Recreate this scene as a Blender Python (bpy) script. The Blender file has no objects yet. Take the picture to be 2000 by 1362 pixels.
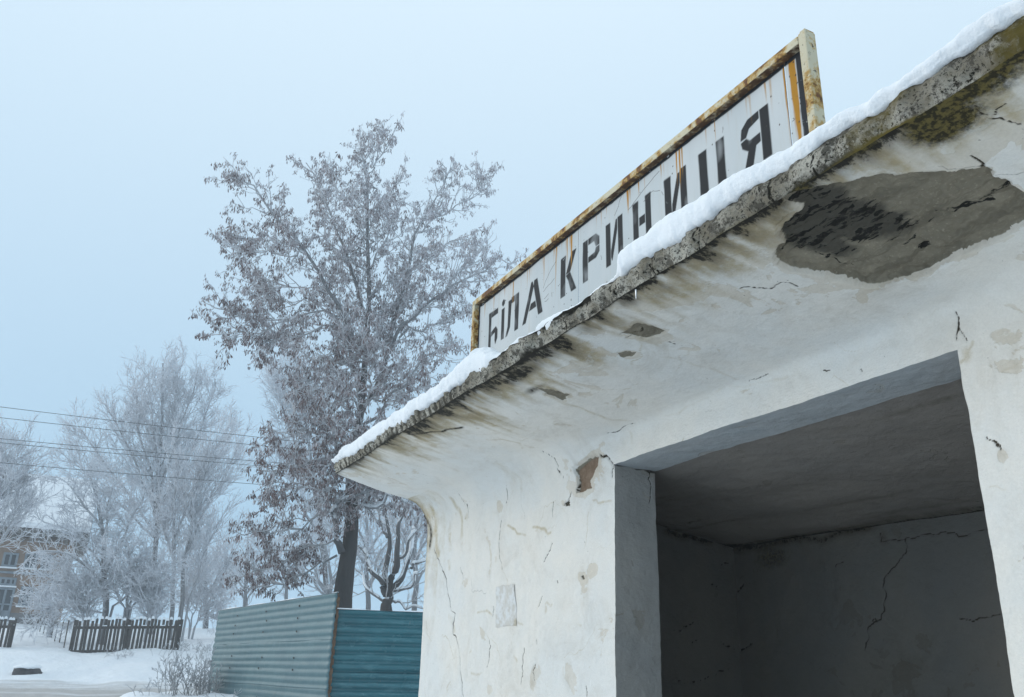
import bpy, math, random
import numpy as np
from mathutils import Matrix, Vector

# ---------------------------------------------------------------- camera, world, sun, exposure
SC = bpy.context.scene
COL = SC.collection
EYE = 1.5                       # eye height over the ground by the shelter
FPX = 1660.0                    # focal length in pixels of the 2000 px wide photograph
_up = np.array([125., -4411., FPX]); _up /= np.linalg.norm(_up)
_lf = np.array([-920., 599., FPX]); _lf -= _up * (_lf @ _up); _lf /= np.linalg.norm(_lf)
RW = np.stack([-_lf, np.cross(_up, -_lf), _up])      # world = RW @ (right, down, forward); X along the facade, Y into it
cam_data = bpy.data.cameras.new('camera')
cam = bpy.data.objects.new('camera', cam_data); COL.objects.link(cam)
cam_data.sensor_width = 36.0; cam_data.lens = 36.0 * FPX / 2000.0
cam_data.clip_start = 0.05; cam_data.clip_end = 2000.0
_M = Matrix([[RW[i, 0], -RW[i, 1], -RW[i, 2]] for i in range(3)]).to_4x4()
_M.translation = Vector((0, 0, EYE)); cam.matrix_world = _M
SC.camera = cam

SUN_EL, SUN_AZ = math.radians(17), math.radians(-128)   # direction TO the sun: angle from +X, in front of the facade
world = bpy.data.worlds.new('World'); SC.world = world; world.use_nodes = True
wn = world.node_tree; wn.nodes.clear()
w_out = wn.nodes.new('ShaderNodeOutputWorld'); w_bg = wn.nodes.new('ShaderNodeBackground')
w_sky = wn.nodes.new('ShaderNodeTexSky'); w_sky.sky_type = 'NISHITA'; w_sky.sun_disc = False
w_sky.sun_elevation = SUN_EL; w_sky.sun_rotation = math.pi / 2 - SUN_AZ
w_sky.air_density = 1.0; w_sky.dust_density = 4.0; w_sky.ozone_density = 2.0
w_mix = wn.nodes.new('ShaderNodeMix'); w_mix.data_type = 'RGBA'
w_mix.inputs['Factor'].default_value = 0.9
# even cloud layer over the clear sky: an overcast sky is dimmest at the horizon and brightest overhead, the same all round
w_tc = wn.nodes.new('ShaderNodeTexCoord'); w_xyz = wn.nodes.new('ShaderNodeSeparateXYZ'); w_cl = wn.nodes.new('ShaderNodeMix'); w_cl.data_type = 'RGBA'
w_cl.inputs[6].default_value = (3.1, 5.6, 7.9, 1); w_cl.inputs[7].default_value = (10.2, 11.6, 12.5, 1)
wn.links.new(w_tc.outputs['Generated'], w_xyz.inputs[0]); wn.links.new(w_xyz.outputs[2], w_cl.inputs['Factor']); wn.links.new(w_cl.outputs[2], w_mix.inputs[7])
w_bg.inputs['Strength'].default_value = 0.1
wn.links.new(w_sky.outputs[0], w_mix.inputs[6]); wn.links.new(w_mix.outputs[2], w_bg.inputs['Color'])
wn.links.new(w_bg.outputs[0], w_out.inputs['Surface'])

sun_data = bpy.data.lights.new('sun', 'SUN'); sun_data.energy = 1.45; sun_data.angle = math.radians(35)
sun_data.color = (1.0, 0.94, 0.86)
sun = bpy.data.objects.new('sun', sun_data); COL.objects.link(sun)
_sd = Vector((math.cos(SUN_EL) * math.cos(SUN_AZ), math.cos(SUN_EL) * math.sin(SUN_AZ), math.sin(SUN_EL)))
sun.rotation_euler = _sd.to_track_quat('Z', 'Y').to_euler()
sun.location = (-6, -12, 14)

SC.view_settings.view_transform = 'Standard'; SC.view_settings.look = 'None'
SC.view_settings.exposure = 0.0; SC.view_settings.gamma = 1.0
SC.view_settings.use_curve_mapping = False
SC.render.engine = 'CYCLES'
SC.cycles.max_bounces = 5; SC.cycles.diffuse_bounces = 3; SC.cycles.glossy_bounces = 2; SC.cycles.use_adaptive_sampling = True; SC.cycles.adaptive_threshold = 0.012; SC.cycles.volume_bounces = 1
SC.cycles.use_denoising = True

# ---------------------------------------------------------------- helpers: rays, noise, meshes
def ray(px, py):
    return RW @ np.array([px - 1000., py - 681., FPX])
def on_y(px, py, y): r = ray(px, py); return r * (y / r[1])
def on_x(px, py, x): r = ray(px, py); return r * (x / r[0])
def at(px, py, D):                      # a point seen at that pixel, D metres away over the ground (camera-relative z)
    r = ray(px, py); return r * (D / math.hypot(r[0], r[1]))

def _hash(ix, iy, iz, seed):
    h = (ix.astype(np.int64) * 374761393 + iy.astype(np.int64) * 668265263 + iz.astype(np.int64) * 2147483647 + seed * 1274126177) & 0xFFFFFFFF
    h = ((h ^ (h >> 13)) * 1274126177) & 0xFFFFFFFF
    h = (h ^ (h >> 16)) & 0xFFFFFFFF
    h = (h * 2246822519) & 0xFFFFFFFF
    return ((h ^ (h >> 15)) & 0xFFFFFF) / float(0xFFFFFF)
def vnoise(p, seed=0):                  # value noise in 0..1 for points (..., 3)
    i = np.floor(p).astype(np.int64); f = p - i; f = f * f * (3 - 2 * f)
    out = 0
    for dx in (0, 1):
        wx = f[..., 0] if dx else 1 - f[..., 0]
        for dy in (0, 1):
            wy = f[..., 1] if dy else 1 - f[..., 1]
            for dz in (0, 1):
                wz = f[..., 2] if dz else 1 - f[..., 2]
                out = out + wx * wy * wz * _hash(i[..., 0] + dx, i[..., 1] + dy, i[..., 2] + dz, seed)
    return out
def fbm(p, scale=1.0, oct=3, seed=0):   # about -1..1
    p = np.asarray(p, float) * scale; a, s, t = 1.0, 0.0, 0.0
    for k in range(oct):
        s = s + a * (vnoise(p, seed + 17 * k) * 2 - 1); t += a; a *= 0.5; p = p * 2.03 + 11.3
    return s / t
def smooth(a, b, x):
    t = np.clip((x - a) / (b - a), 0, 1); return t * t * (3 - 2 * t)

def tagit(o, label=None, cat=None, group=None, kind=None):
    if label: o['label'] = label
    if cat: o['category'] = cat
    if group: o['group'] = group
    if kind: o['kind'] = kind
    return o
def thing(name, label, cat, loc, group=None):
    o = bpy.data.objects.new(name, None); COL.objects.link(o); o.location = (loc[0], loc[1], loc[2] + EYE)
    o.empty_display_size = 0.2
    return tagit(o, label, cat, group)
def root_loc(o):
    v = Vector((0, 0, 0))
    while o is not None: v = v + o.location; o = o.parent
    return np.array(v)
def mesh(name, V, F, mat, parent=None, attrs=None, smooth_=False, origin=None):
    """One mesh object from camera-relative points V (n,3) and faces F (array (m,3|4) or a list)."""
    V = np.asarray(V, float).reshape(-1, 3) + np.array([0, 0, EYE])
    o_loc = np.array([0., 0, 0])
    if parent is not None: V = V - root_loc(parent)
    if origin is not None:
        o_loc = np.asarray(origin, float) + np.array([0, 0, EYE]) - (root_loc(parent) if parent is not None else 0)
        V = V - o_loc
    me = bpy.data.meshes.new(name)
    if isinstance(F, np.ndarray):
        k = F.shape[1]; me.vertices.add(len(V)); me.vertices.foreach_set('co', V.astype(np.float32).ravel())
        me.loops.add(F.size); me.loops.foreach_set('vertex_index', F.astype(np.int32).ravel())
        me.polygons.add(len(F)); me.polygons.foreach_set('loop_start', np.arange(0, F.size, k, dtype=np.int32))
        me.update(calc_edges=True)
    else:
        me.from_pydata(V.tolist(), [], [list(f) for f in F])
    if smooth_: me.polygons.foreach_set('use_smooth', np.ones(len(me.polygons), dtype=bool))
    for k, a in (attrs or {}).items():
        a = np.asarray(a, np.float32)
        if a.ndim == 1:
            at_ = me.attributes.new(k, 'FLOAT', 'POINT'); at_.data.foreach_set('value', a)
        else:
            at_ = me.attributes.new(k, 'FLOAT_COLOR', 'POINT'); at_.data.foreach_set('color', a.ravel())
    if mat: me.materials.append(mat)
    o = bpy.data.objects.new(name, me); COL.objects.link(o); o.location = o_loc
    if parent is not None: o.parent = parent
    return o
def grid_faces(nv, nu, flip=False):
    i = np.arange(nv * nu).reshape(nv, nu)
    a, b, c, d = i[:-1, :-1], i[:-1, 1:], i[1:, 1:], i[1:, :-1]
    q = (a, d, c, b) if flip else (a, b, c, d)
    return np.stack([x.ravel() for x in q], 1)
class MB:                                # collects simple shapes, builds ONE mesh
    def __init__(s): s.v = []; s.f = []
    def quad_hull(s, pts8):
        n = len(s.v); s.v += [tuple(p) for p in pts8]
        for f in ((0, 3, 2, 1), (4, 5, 6, 7), (0, 1, 5, 4), (1, 2, 6, 5), (2, 3, 7, 6), (3, 0, 4, 7)): s.f.append([n + k for k in f])
        return s
    def box(s, x0, x1, y0, y1, z0, z1):
        return s.quad_hull([(x0, y0, z0), (x1, y0, z0), (x1, y1, z0), (x0, y1, z0), (x0, y0, z1), (x1, y0, z1), (x1, y1, z1), (x0, y1, z1)])
    def slab(s, a, b, n, w, z0, z1):     # an upright board from a to b (xy), thickness w along n
        a = np.asarray(a, float); b = np.asarray(b, float); n = np.asarray(n, float)
        P = [a - n * w / 2, b - n * w / 2, b + n * w / 2, a + n * w / 2]
        return s.quad_hull([(p[0], p[1], z0) for p in P] + [(p[0], p[1], z1) for p in P])
    def build(s, name, mat, parent=None, **k): return mesh(name, s.v, s.f, mat, parent, **k)

def tubes(paths, frost=None):
    """paths: list of (points (n,3), radii (n,), sides). Returns V, F(list of quads array), frost attr."""
    Vs, Fs, A = [], [], []; n0 = 0
    for k, (P, R, S) in enumerate(paths):
        P = np.asarray(P, float); n = len(P)
        T = np.gradient(P, axis=0); T /= np.linalg.norm(T, axis=1, keepdims=True) + 1e-9
        ref = np.where(np.abs(T[:, 2:3]) > 0.92, np.array([[1., 0, 0]]), np.array([[0, 0, 1.]]))
        U = np.cross(T, ref); U /= np.linalg.norm(U, axis=1, keepdims=True) + 1e-9
        W = np.cross(U, T)
        an = np.arange(S) * 2 * math.pi / S
        ring = P[:, None] + np.asarray(R)[:, None, None] * (np.cos(an)[None, :, None] * U[:, None] + np.sin(an)[None, :, None] * W[:, None])
        Vs.append(ring.reshape(-1, 3))
        i = n0 + np.arange(n * S).reshape(n, S)
        a = i[:-1]; b = i[1:]
        Fs.append(np.stack([a, np.roll(a, -1, 1), np.roll(b, -1, 1), b], -1).reshape(-1, 4)); n0 += n * S
        if frost is not None: A.append(np.repeat(np.broadcast_to(frost(np.asarray(R)), (n,)), S))
    return np.concatenate(Vs), np.concatenate(Fs), (np.concatenate(A) if A else None)

# ---------------------------------------------------------------- materials
def new_mat(name):
    m = bpy.data.materials.new(name); m.use_nodes = True; nt = m.node_tree
    return m, nt, nt.nodes['Principled BSDF']
class NB:                                # small node builder
    def __init__(s, nt): s.nt = nt; s.tc = None
    def n(s, t, **k):
        x = s.nt.nodes.new(t)
        for a, b in k.items(): setattr(x, a, b)
        return x
    def put(s, sock, v):
        if isinstance(v, bpy.types.NodeSocket): s.nt.links.new(v, sock)
        elif isinstance(v, tuple) and len(v) == 3 and sock.type == 'RGBA': sock.default_value = v + (1,)
        else: sock.default_value = v
    def pos(s, scale=(1, 1, 1)):
        if s.tc is None: s.tc = s.n('ShaderNodeTexCoord')
        m = s.n('ShaderNodeMapping'); m.inputs['Scale'].default_value = scale
        s.nt.links.new(s.tc.outputs['Object'], m.inputs['Vector']); return m.outputs[0]
    def noise(s, scale, detail=4, rough=0.55, stretch=(1, 1, 1), dist=0.0):
        x = s.n('ShaderNodeTexNoise'); x.inputs['Scale'].default_value = scale; x.inputs['Detail'].default_value = detail
        x.inputs['Roughness'].default_value = rough; x.inputs['Distortion'].default_value = dist
        s.nt.links.new(s.pos(stretch), x.inputs['Vector']); return x.outputs[0]
    def vor(s, scale, stretch=(1, 1, 1), feature='F1'):
        x = s.n('ShaderNodeTexVoronoi'); x.feature = feature; x.inputs['Scale'].default_value = scale
        s.nt.links.new(s.pos(stretch), x.inputs['Vector']); return x.outputs['Distance']
    def math(s, op, a, b=0.5, c=0.5, clamp=False):
        x = s.n('ShaderNodeMath', operation=op, use_clamp=clamp)
        s.put(x.inputs[0], a); s.put(x.inputs[1], b)
        if op in ('MULTIPLY_ADD',): s.put(x.inputs[2], c)
        return x.outputs[0]
    def step(s, v, lo, hi):
        x = s.n('ShaderNodeMapRange', interpolation_type='SMOOTHSTEP')
        s.put(x.inputs[0], v); x.inputs[1].default_value = lo; x.inputs[2].default_value = hi
        x.inputs[3].default_value = 0; x.inputs[4].default_value = 1; return x.outputs[0]
    def mix(s, f, a, b):
        x = s.n('ShaderNodeMix', data_type='RGBA'); s.put(x.inputs['Factor'], f); s.put(x.inputs[6], a); s.put(x.inputs[7], b)
        return x.outputs[2]
    def attr(s, name):
        x = s.n('ShaderNodeAttribute', attribute_name=name); sp = s.n('ShaderNodeSeparateColor')
        s.nt.links.new(x.outputs['Color'], sp.inputs[0])
        return sp.outputs[0], sp.outputs[1], sp.outputs[2], x.outputs['Alpha']
    def fac(s, name): return s.n('ShaderNodeAttribute', attribute_name=name).outputs['Fac']
    def upness(s):
        g = s.n('ShaderNodeNewGeometry'); x = s.n('ShaderNodeSeparateXYZ'); s.nt.links.new(g.outputs['Normal'], x.inputs[0]); return x.outputs[2]
    def bump(s, h, strength, dist, prev=None):
        b = s.n('ShaderNodeBump'); b.inputs['Strength'].default_value = strength; b.inputs['Distance'].default_value = dist
        s.put(b.inputs['Height'], h)
        if prev is not None: s.nt.links.new(prev, b.inputs['Normal'])
        return b.outputs[0]

def plaster_mat(name, white, blue, beige, concrete):
    """Old whitewash over plaster. Attribute fa = dirt and dark corner bands, moss, bare, crack; fb = ochre, mould, peel, brick."""
    m, nt, bs = new_mat(name); b = NB(nt)
    dirt, moss, bare, crack = b.attr('fa'); ochre, mould, peel, brick = b.attr('fb')
    base = b.mix(b.step(b.noise(1.7, 5, 0.6), 0.35, 0.65), white, blue)
    base = b.mix(b.math('MULTIPLY', b.step(b.noise(9, 4, 0.65), 0.5, 0.78), 0.5), base, tuple(0.86 * c for c in white))
    # thin flakes of wash gone: beige coat under it, with a step at the edge
    pl = b.step(b.math('ADD', b.math('MULTIPLY', b.noise(5.5, 5, 0.62, dist=0.6), 1.0), b.math('MULTIPLY', peel, 0.30)), 0.655, 0.672)
    col = b.mix(b.math('MULTIPLY', pl, b.math('MULTIPLY_ADD', b.noise(3.1, 3), 0.7, 0.12)), base, beige)
    # ochre tide marks and dirt streaks
    col = b.mix(b.math('MULTIPLY', b.step(b.math('MULTIPLY', ochre, b.math('MULTIPLY', b.noise(17, 5, 0.75), 1.7)), 0.22, 1.15), 0.8), col, (0.40, 0.31, 0.155))
    # blotchy weathering
    col = b.mix(b.math('MULTIPLY', b.step(b.noise(3.2, 6, 0.75, dist=0.8), 0.48, 0.72), b.math('MULTIPLY_ADD', peel, 0.5, 0.22)), col, tuple(0.72 * c for c in beige))
    dn = b.math('MULTIPLY', dirt, b.math('MULTIPLY_ADD', b.noise(11, 6, 0.72, (1.3, 0.5, 1)), 1.5, 0.1))
    col = b.mix(b.math('MULTIPLY', b.step(dn, 0.10, 1.0), 0.90), col, (0.095, 0.08, 0.055))
    dn2 = b.math('MULTIPLY', dirt, b.math('ADD', b.noise(42, 5, 0.75, (1.2, 0.7, 1)), 0.1))
    col = b.mix(b.step(dn2, 0.46, 0.62), col, (0.022, 0.019, 0.014))
    mn = b.math('MULTIPLY', moss, b.math('ADD', b.noise(48, 4, 0.75), 0.3))
    col = b.mix(b.step(mn, 0.22, 0.62), col, b.mix(b.step(b.noise(90, 4), 0.42, 0.6), (0.03, 0.025, 0.012), (0.125, 0.098, 0.032)))
    # specks
    sp = b.math('MULTIPLY', b.step(b.noise(75, 2, 0.5), 0.735, 0.78), b.step(b.noise(6, 3), 0.5, 0.62))
    col = b.mix(b.math('MULTIPLY', sp, 0.75), col, (0.06, 0.05, 0.038))
    # bare concrete
    cc = b.mix(b.step(b.noise(7, 5, 0.7), 0.3, 0.72), tuple(0.66 * c for c in concrete), concrete)
    cc = b.mix(b.math('MULTIPLY', b.step(b.noise(120, 3), 0.55, 0.75), 0.5), cc, tuple(1.5 * c for c in concrete))
    cc = b.mix(b.math('MULTIPLY', b.step(b.noise(2.6, 5, 0.7, (1, 3, 1), dist=1.0), 0.52, 0.62), 0.55), cc, tuple(0.42 * c for c in concrete))
    cc = b.mix(b.math('MULTIPLY', b.step(b.math('MULTIPLY', dirt, b.math('ADD', b.noise(26, 6, 0.75, (0.6, 1.4, 1)), 0.25)), 0.25, 0.7), 0.85), cc, (0.05, 0.046, 0.038))
    ml = b.math('MULTIPLY', mould, b.math('ADD', b.noise(46, 6, 0.8, (0.45, 1.6, 1), dist=0.3), 0.40))
    cc = b.mix(b.step(ml, 0.62, 0.72), cc, (0.012, 0.011, 0.009))
    cc = b.mix(brick, cc, b.mix(b.noise(30, 4), (0.26, 0.135, 0.085), (0.36, 0.22, 0.15)))
    bm = b.step(bare, 0.42, 0.58)
    col = b.mix(bm, col, cc)
    col = b.mix(b.step(crack, 0.25, 0.75), col, (0.045, 0.035, 0.023))
    gr = b.math('MULTIPLY_ADD', b.noise(160, 3, 0.7), 0.22, 0.89); hs = b.n('ShaderNodeHueSaturation'); b.put(hs.inputs['Value'], gr); b.put(hs.inputs['Color'], col); col = hs.outputs[0]
    b.put(bs.inputs['Base Color'], col); bs.inputs['Roughness'].default_value = 0.9
    bs.inputs['Specular IOR Level'].default_value = 0.2
    h = b.bump(b.noise(5, 5, 0.65), 0.5, 0.028)
    h = b.bump(b.noise(45, 4, 0.7, (0.7, 0.7, 1.6)), 0.35, 0.007, h)
    h = b.bump(pl, 0.5, -0.0025, h)
    b.put(bs.inputs['Normal'], h)
    return m
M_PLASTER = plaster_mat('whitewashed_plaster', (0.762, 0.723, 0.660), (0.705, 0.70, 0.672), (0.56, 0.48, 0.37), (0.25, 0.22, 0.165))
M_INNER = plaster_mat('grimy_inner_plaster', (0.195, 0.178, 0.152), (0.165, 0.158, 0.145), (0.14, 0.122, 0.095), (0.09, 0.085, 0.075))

M_SOFFITB = plaster_mat('blue_grey_lintel_underside', (0.46, 0.475, 0.48), (0.41, 0.445, 0.465), (0.40, 0.38, 0.34), (0.20, 0.18, 0.14))  # lintel underside: a darker, bluer grey than the facade wash
M_REVEAL = plaster_mat('shade_toned_reveal_plaster', (0.40, 0.38, 0.35), (0.35, 0.345, 0.33), (0.30, 0.27, 0.22), (0.20, 0.18, 0.14))  # jamb plaster: shade of the turned-in face put into the colour

def fascia_mat():
    m, nt, bs = new_mat('weathered_fascia_concrete'); b = NB(nt)
    dirt, moss, rib, crack = b.attr('fa')
    c = b.mix(b.step(b.noise(13, 6, 0.75), 0.36, 0.6), (0.25, 0.22, 0.165), (0.72, 0.68, 0.59))
    c = b.mix(b.math('MULTIPLY', b.step(b.noise(26, 6, 0.8), 0.46, 0.58), 0.88), c, (0.06, 0.05, 0.036))
    c = b.mix(b.step(b.noise(105, 4, 0.75), 0.54, 0.62), c, (0.03, 0.027, 0.02))
    c = b.mix(b.step(b.math('MULTIPLY', rib, b.math('ADD', b.noise(30, 4, 0.6, (1, 1, 0.12)), 0.3)), 0.3, 0.7), c, (0.075, 0.066, 0.05))
    c = b.mix(b.step(b.math('MULTIPLY', dirt, b.math('ADD', b.noise(60, 6, 0.75), 0.35)), 0.3, 0.8), c, (0.03, 0.027, 0.02))
    c = b.mix(b.step(b.math('MULTIPLY', moss, b.math('ADD', b.noise(45, 7, 0.75), 0.3)), 0.25, 0.6), c, (0.15, 0.115, 0.03))
    c = b.mix(b.step(crack, 0.3, 0.7), c, (0.02, 0.017, 0.012))
    b.put(bs.inputs['Base Color'], c); bs.inputs['Roughness'].default_value = 0.95; bs.inputs['Specular IOR Level'].default_value = 0.15
    h = b.bump(b.noise(70, 8, 0.8), 0.9, 0.012); h = b.bump(b.noise(240, 4, 0.7), 0.5, 0.004, h); b.put(bs.inputs['Normal'], h)
    return m
M_FASCIA = fascia_mat()

def simple_mat(name, c1, c2, scale=6, rough=0.8, bump=0.0, bscale=30, stretch=(1, 1, 1), metal=0.0, spec=0.3):
    m, nt, bs = new_mat(name); b = NB(nt)
    b.put(bs.inputs['Base Color'], b.mix(b.step(b.noise(scale, 6, 0.65, stretch), 0.3, 0.7), c1, c2))
    bs.inputs['Roughness'].default_value = rough; bs.inputs['Metallic'].default_value = metal; bs.inputs['Specular IOR Level'].default_value = spec
    if bump: b.put(bs.inputs['Normal'], b.bump(b.noise(bscale, 6, 0.7, stretch), bump, 0.02))
    return m

def snow_mat(name, scale=1.0):
    m, nt, bs = new_mat(name); b = NB(nt)
    b.put(bs.inputs['Base Color'], b.mix(b.noise(3 * scale, 4), (0.82, 0.845, 0.875), (0.88, 0.895, 0.91)))
    bs.inputs['Roughness'].default_value = 0.85; bs.inputs['Specular IOR Level'].default_value = 0.25
    bs.inputs['Subsurface Weight'].default_value = 0.0
    h = b.bump(b.noise(26 * scale, 6, 0.65), 0.45, 0.03 / scale); h = b.bump(b.noise(130 * scale, 4, 0.7), 0.22, 0.008 / scale, h)
    b.put(bs.inputs['Normal'], h); return m
M_SNOW = snow_mat('roof_snow_white', 1.0)

def ground_mat():
    m, nt, bs = new_mat('snowy_ground'); b = NB(nt)
    slush = b.fac('slush')
    sn = b.mix(b.noise(0.8, 5), (0.80, 0.83, 0.87), (0.87, 0.89, 0.91))
    n = b.math('MULTIPLY', slush, b.math('ADD', b.noise(1.6, 6, 0.7, (2.5, 0.35, 1)), 0.32))
    col = b.mix(b.math('MULTIPLY', b.step(n, 0.25, 0.72), 0.85), sn, b.mix(b.noise(3, 5), (0.30, 0.265, 0.235), (0.50, 0.475, 0.45)))
    b.put(bs.inputs['Base Color'], col); bs.inputs['Roughness'].default_value = 0.85; bs.inputs['Specular IOR Level'].default_value = 0.2
    h = b.bump(b.noise(3.5, 6, 0.6), 0.6, 0.12); h = b.bump(b.noise(25, 4, 0.7), 0.4, 0.03, h); b.put(bs.inputs['Normal'], h)
    return m
M_GROUND = ground_mat()

def bark_mat(name, bark1, bark2, frost_c, up=0.6):
    """Bark with hoar frost: attribute frost (thin twigs are furred all round) and snow lodged on upward faces."""
    m, nt, bs = new_mat(name); b = NB(nt)
    bk = b.mix(b.noise(9, 6, 0.7, (1, 1, 0.25)), bark1, bark2)
    f = b.math('MULTIPLY', b.fac('frost'), b.math('MULTIPLY_ADD', b.noise(14, 4, 0.7), 1.1, 0.42), clamp=True)
    u = b.step(b.math('ADD', b.upness(), b.math('MULTIPLY', b.math('SUBTRACT', b.noise(4, 5, 0.7), 0.5), 0.9)), 1.0 - up, 1.25 - up)
    f = b.math('MAXIMUM', f, b.math('MULTIPLY', u, 0.9))
    b.put(bs.inputs['Base Color'], b.mix(f, bk, frost_c)); bs.inputs['Roughness'].default_value = 0.9; bs.inputs['Specular IOR Level'].default_value = 0.15
    b.put(bs.inputs['Normal'], b.bump(b.noise(20, 6, 0.75, (1, 1, 0.3)), 0.8, 0.03))
    return m
M_BARK = bark_mat('dark_bark_with_frost', (0.028, 0.024, 0.022), (0.085, 0.073, 0.066), (0.82, 0.83, 0.86), 0.45)
M_BARK2 = bark_mat('frosted_bark', (0.07, 0.063, 0.06), (0.15, 0.14, 0.135), (0.80, 0.815, 0.86), 0.55)
def seed_mat():
    m, nt, bs = new_mat('frosted_seed_keys'); b = NB(nt)
    f = b.math('MULTIPLY', b.fac('frost'), b.math('MULTIPLY_ADD', b.noise(16, 3, 0.7), 1.3, 0.3), clamp=True)
    brown = b.mix(b.noise(3, 3), (0.105, 0.066, 0.058), (0.235, 0.168, 0.158))
    b.put(bs.inputs['Base Color'], b.mix(f, brown, (0.78, 0.775, 0.81)))
    bs.inputs['Roughness'].default_value = 0.9; bs.inputs['Specular IOR Level'].default_value = 0.1
    return m
M_SEED = seed_mat()

# ---------------------------------------------------------------- terrain
def terrain(x, y):                       # camera-relative height of the snow
    x = np.asarray(x, float); y = np.asarray(y, float)
    r = np.hypot(x, y); th = np.arctan2(y, -x)
    a = np.interp(r, [0, 5, 12, 16, 18, 20, 23, 27, 28.5, 31, 38, 45, 60, 300], [-1.5, -1.5, -1.18, -1.02, -.97, -.95, -.88, -.68, -.32, .10, .75, 1.34, 1.9, 2.4])
    c = np.interp(r, [0, 5, 12, 15, 17, 18.6, 20, 22, 24, 27, 28.5, 31, 38, 45, 60, 300], [-1.5, -1.5, -1.0, -.74, -.60, -.62, -.82, -.86, -.82, -.64, -.22, .32, .85, 1.34, 1.9, 2.4])
    k = smooth(0.045, 0.095, th); h = a * (1 - k) + c * k
    w = 1 - smooth(0.75, 1.7, np.abs(th - 0.1))
    h = -1.5 + (h + 1.5) * (0.12 + 0.88 * w)
    return h
def ground_z(x, y): return float(terrain(x, y))

R_ = np.concatenate([[0.02], np.linspace(0.6, 14, 26), np.linspace(14.2, 36, 130), np.geomspace(37, 260, 36)])
T_ = np.concatenate([np.linspace(-math.pi, -0.32, 60), np.linspace(-0.31, 0.42, 220), np.linspace(0.43, math.pi, 60)])
rr, tt = np.meshgrid(R_, T_, indexing='ij')
gx, gy = -rr * np.cos(tt), rr * np.sin(tt)
gz = terrain(gx, gy)
gp = np.stack([gx, gy, gx * 0], -1)
lump = fbm(gp, 0.9, 4, 3) * 0.075 + fbm(gp, 0.25, 2, 9) * 0.10
road_c = 23.0 + 10 * (tt - 0.05) ** 2 + 1.6 * (tt - 0.05)
rd = (rr - road_c)
rdn = rd + fbm(gp, 0.35, 3, 21) * 0.5
on_road = smooth(4.2, 3.4, np.abs(rdn)) * (np.abs(tt) < 1.5)
ruts = sum(np.exp(-((rdn - o) / 0.33) ** 2) for o in (-1.75, -0.35, 1.05, 2.3))
gz = gz + fbm(gp, 3.2, 3, 29) * 0.05 * smooth(13, 16, rr) * smooth(60, 40, rr) * (1 - 0.6 * on_road)
gz = gz + lump * (1 - 0.75 * on_road) - on_road * (0.05 + 0.05 * ruts) + 0.14 * np.exp(-((rdn - 3.6) / 0.5) ** 2) * (fbm(gp, 0.8, 3, 5) * 0.5 + 0.6) * (np.abs(tt) < 1.5)
near = smooth(9, 5, rr); gz = gz * (1 - near) + near * (-1.5 + 0.03 * fbm(gp, 1.4, 3, 8))
slush = np.clip(on_road * (0.62 + 0.75 * ruts), 0, 1)
ground = mesh('ground', np.stack([gx, gy, gz], -1).reshape(-1, 3), grid_faces(len(R_), len(T_)), M_GROUND, attrs={'slush': slush.ravel()}, smooth_=True)
tagit(ground, kind='structure')

# ---------------------------------------------------------------- bus shelter: plaster sheets with cracks, stains, flaked patches
XL, XJ, XR, XE = -5.02, -2.956, -1.33, 0.72     # left end, left jamb, right jamb, right end
YF, YW, YJ, YB = 1.376, 2.0, 2.214, 3.34        # fascia, facade, back of jamb / lintel, back wall
ZL = 0.82                                       # underside of the lintel
XI0, XI1 = -3.75, 0.45                          # inner side walls
SL = 0.21
def z_soffit(y): return 0.945 - SL * (y - 2.0)
def z_ceil(y): return 0.835 - 0.15 * (y - 2.214)
def u_soffit(px, py):
    r = ray(px, py); t = (0.945 + SL * 2.0) / (r[2] + SL * r[1]); return np.array([r[0] * t, r[1] * t])
def u_wall(px, py): p = on_y(px, py, YW); return np.array([p[0], p[2]])
def u_back(px, py): p = on_y(px, py, YB); return np.array([p[0], p[2]])
def u_jamb(px, py): p = on_x(px, py, XJ); return np.array([p[1], p[2]])
def u_inner(px, py): p = on_x(px, py, XI0); return np.array([p[1], p[2]])
def z6(*pts): return [(640 + x * 0.35, 600 + y * 0.35) for x, y in pts]
def z7(*pts): return [(800 + x * 0.376, 850 + y * 0.376) for x, y in pts]
def z8(*pts): return [(1260 + x * 0.5153, 660 + y * 0.5153) for x, y in pts]
def z4(*pts): return [(1480 + x * 0.26, 280 + y * 0.26) for x, y in pts]
def z5(*pts): return [(1640 + x * 0.2423, y * 0.2423) for x, y in pts]

def seg_dist(Q, L):                       # distance from points Q (n,2) to polyline L, near its box only
    L = np.asarray(L); d = np.full(len(Q), 9.0)
    lo, hi = L.min(0) - 0.08, L.max(0) + 0.08
    s = np.where((Q[:, 0] > lo[0]) & (Q[:, 0] < hi[0]) & (Q[:, 1] > lo[1]) & (Q[:, 1] < hi[1]))[0]
    if len(s) == 0: return d, None
    q = Q[s]; best = np.full(len(s), 9.0); bt = np.zeros(len(s)); n = len(L) - 1
    for i in range(n):
        a, b = L[i], L[i + 1]; ab = b - a
        t = np.clip(((q - a) @ ab) / (ab @ ab + 1e-12), 0, 1)
        e = np.linalg.norm(q - a - t[:, None] * ab, axis=1); k = e < best
        best = np.where(k, e, best); bt = np.where(k, (i + t) / n, bt)
    d[s] = best; T = np.zeros(len(Q)); T[s] = bt
    return d, T
def jag(L, rng, amp=0.10, it=3):          # midpoint-displaced polyline
    L = [np.asarray(p, float) for p in L]
    for k in range(it):
        o = [L[0]]
        for a, b in zip(L[:-1], L[1:]):
            v = b - a; o += [(a + b) / 2 + np.array([-v[1], v[0]]) * rng.normal(0, amp), b]
        L = o
    return np.array(L)
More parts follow.
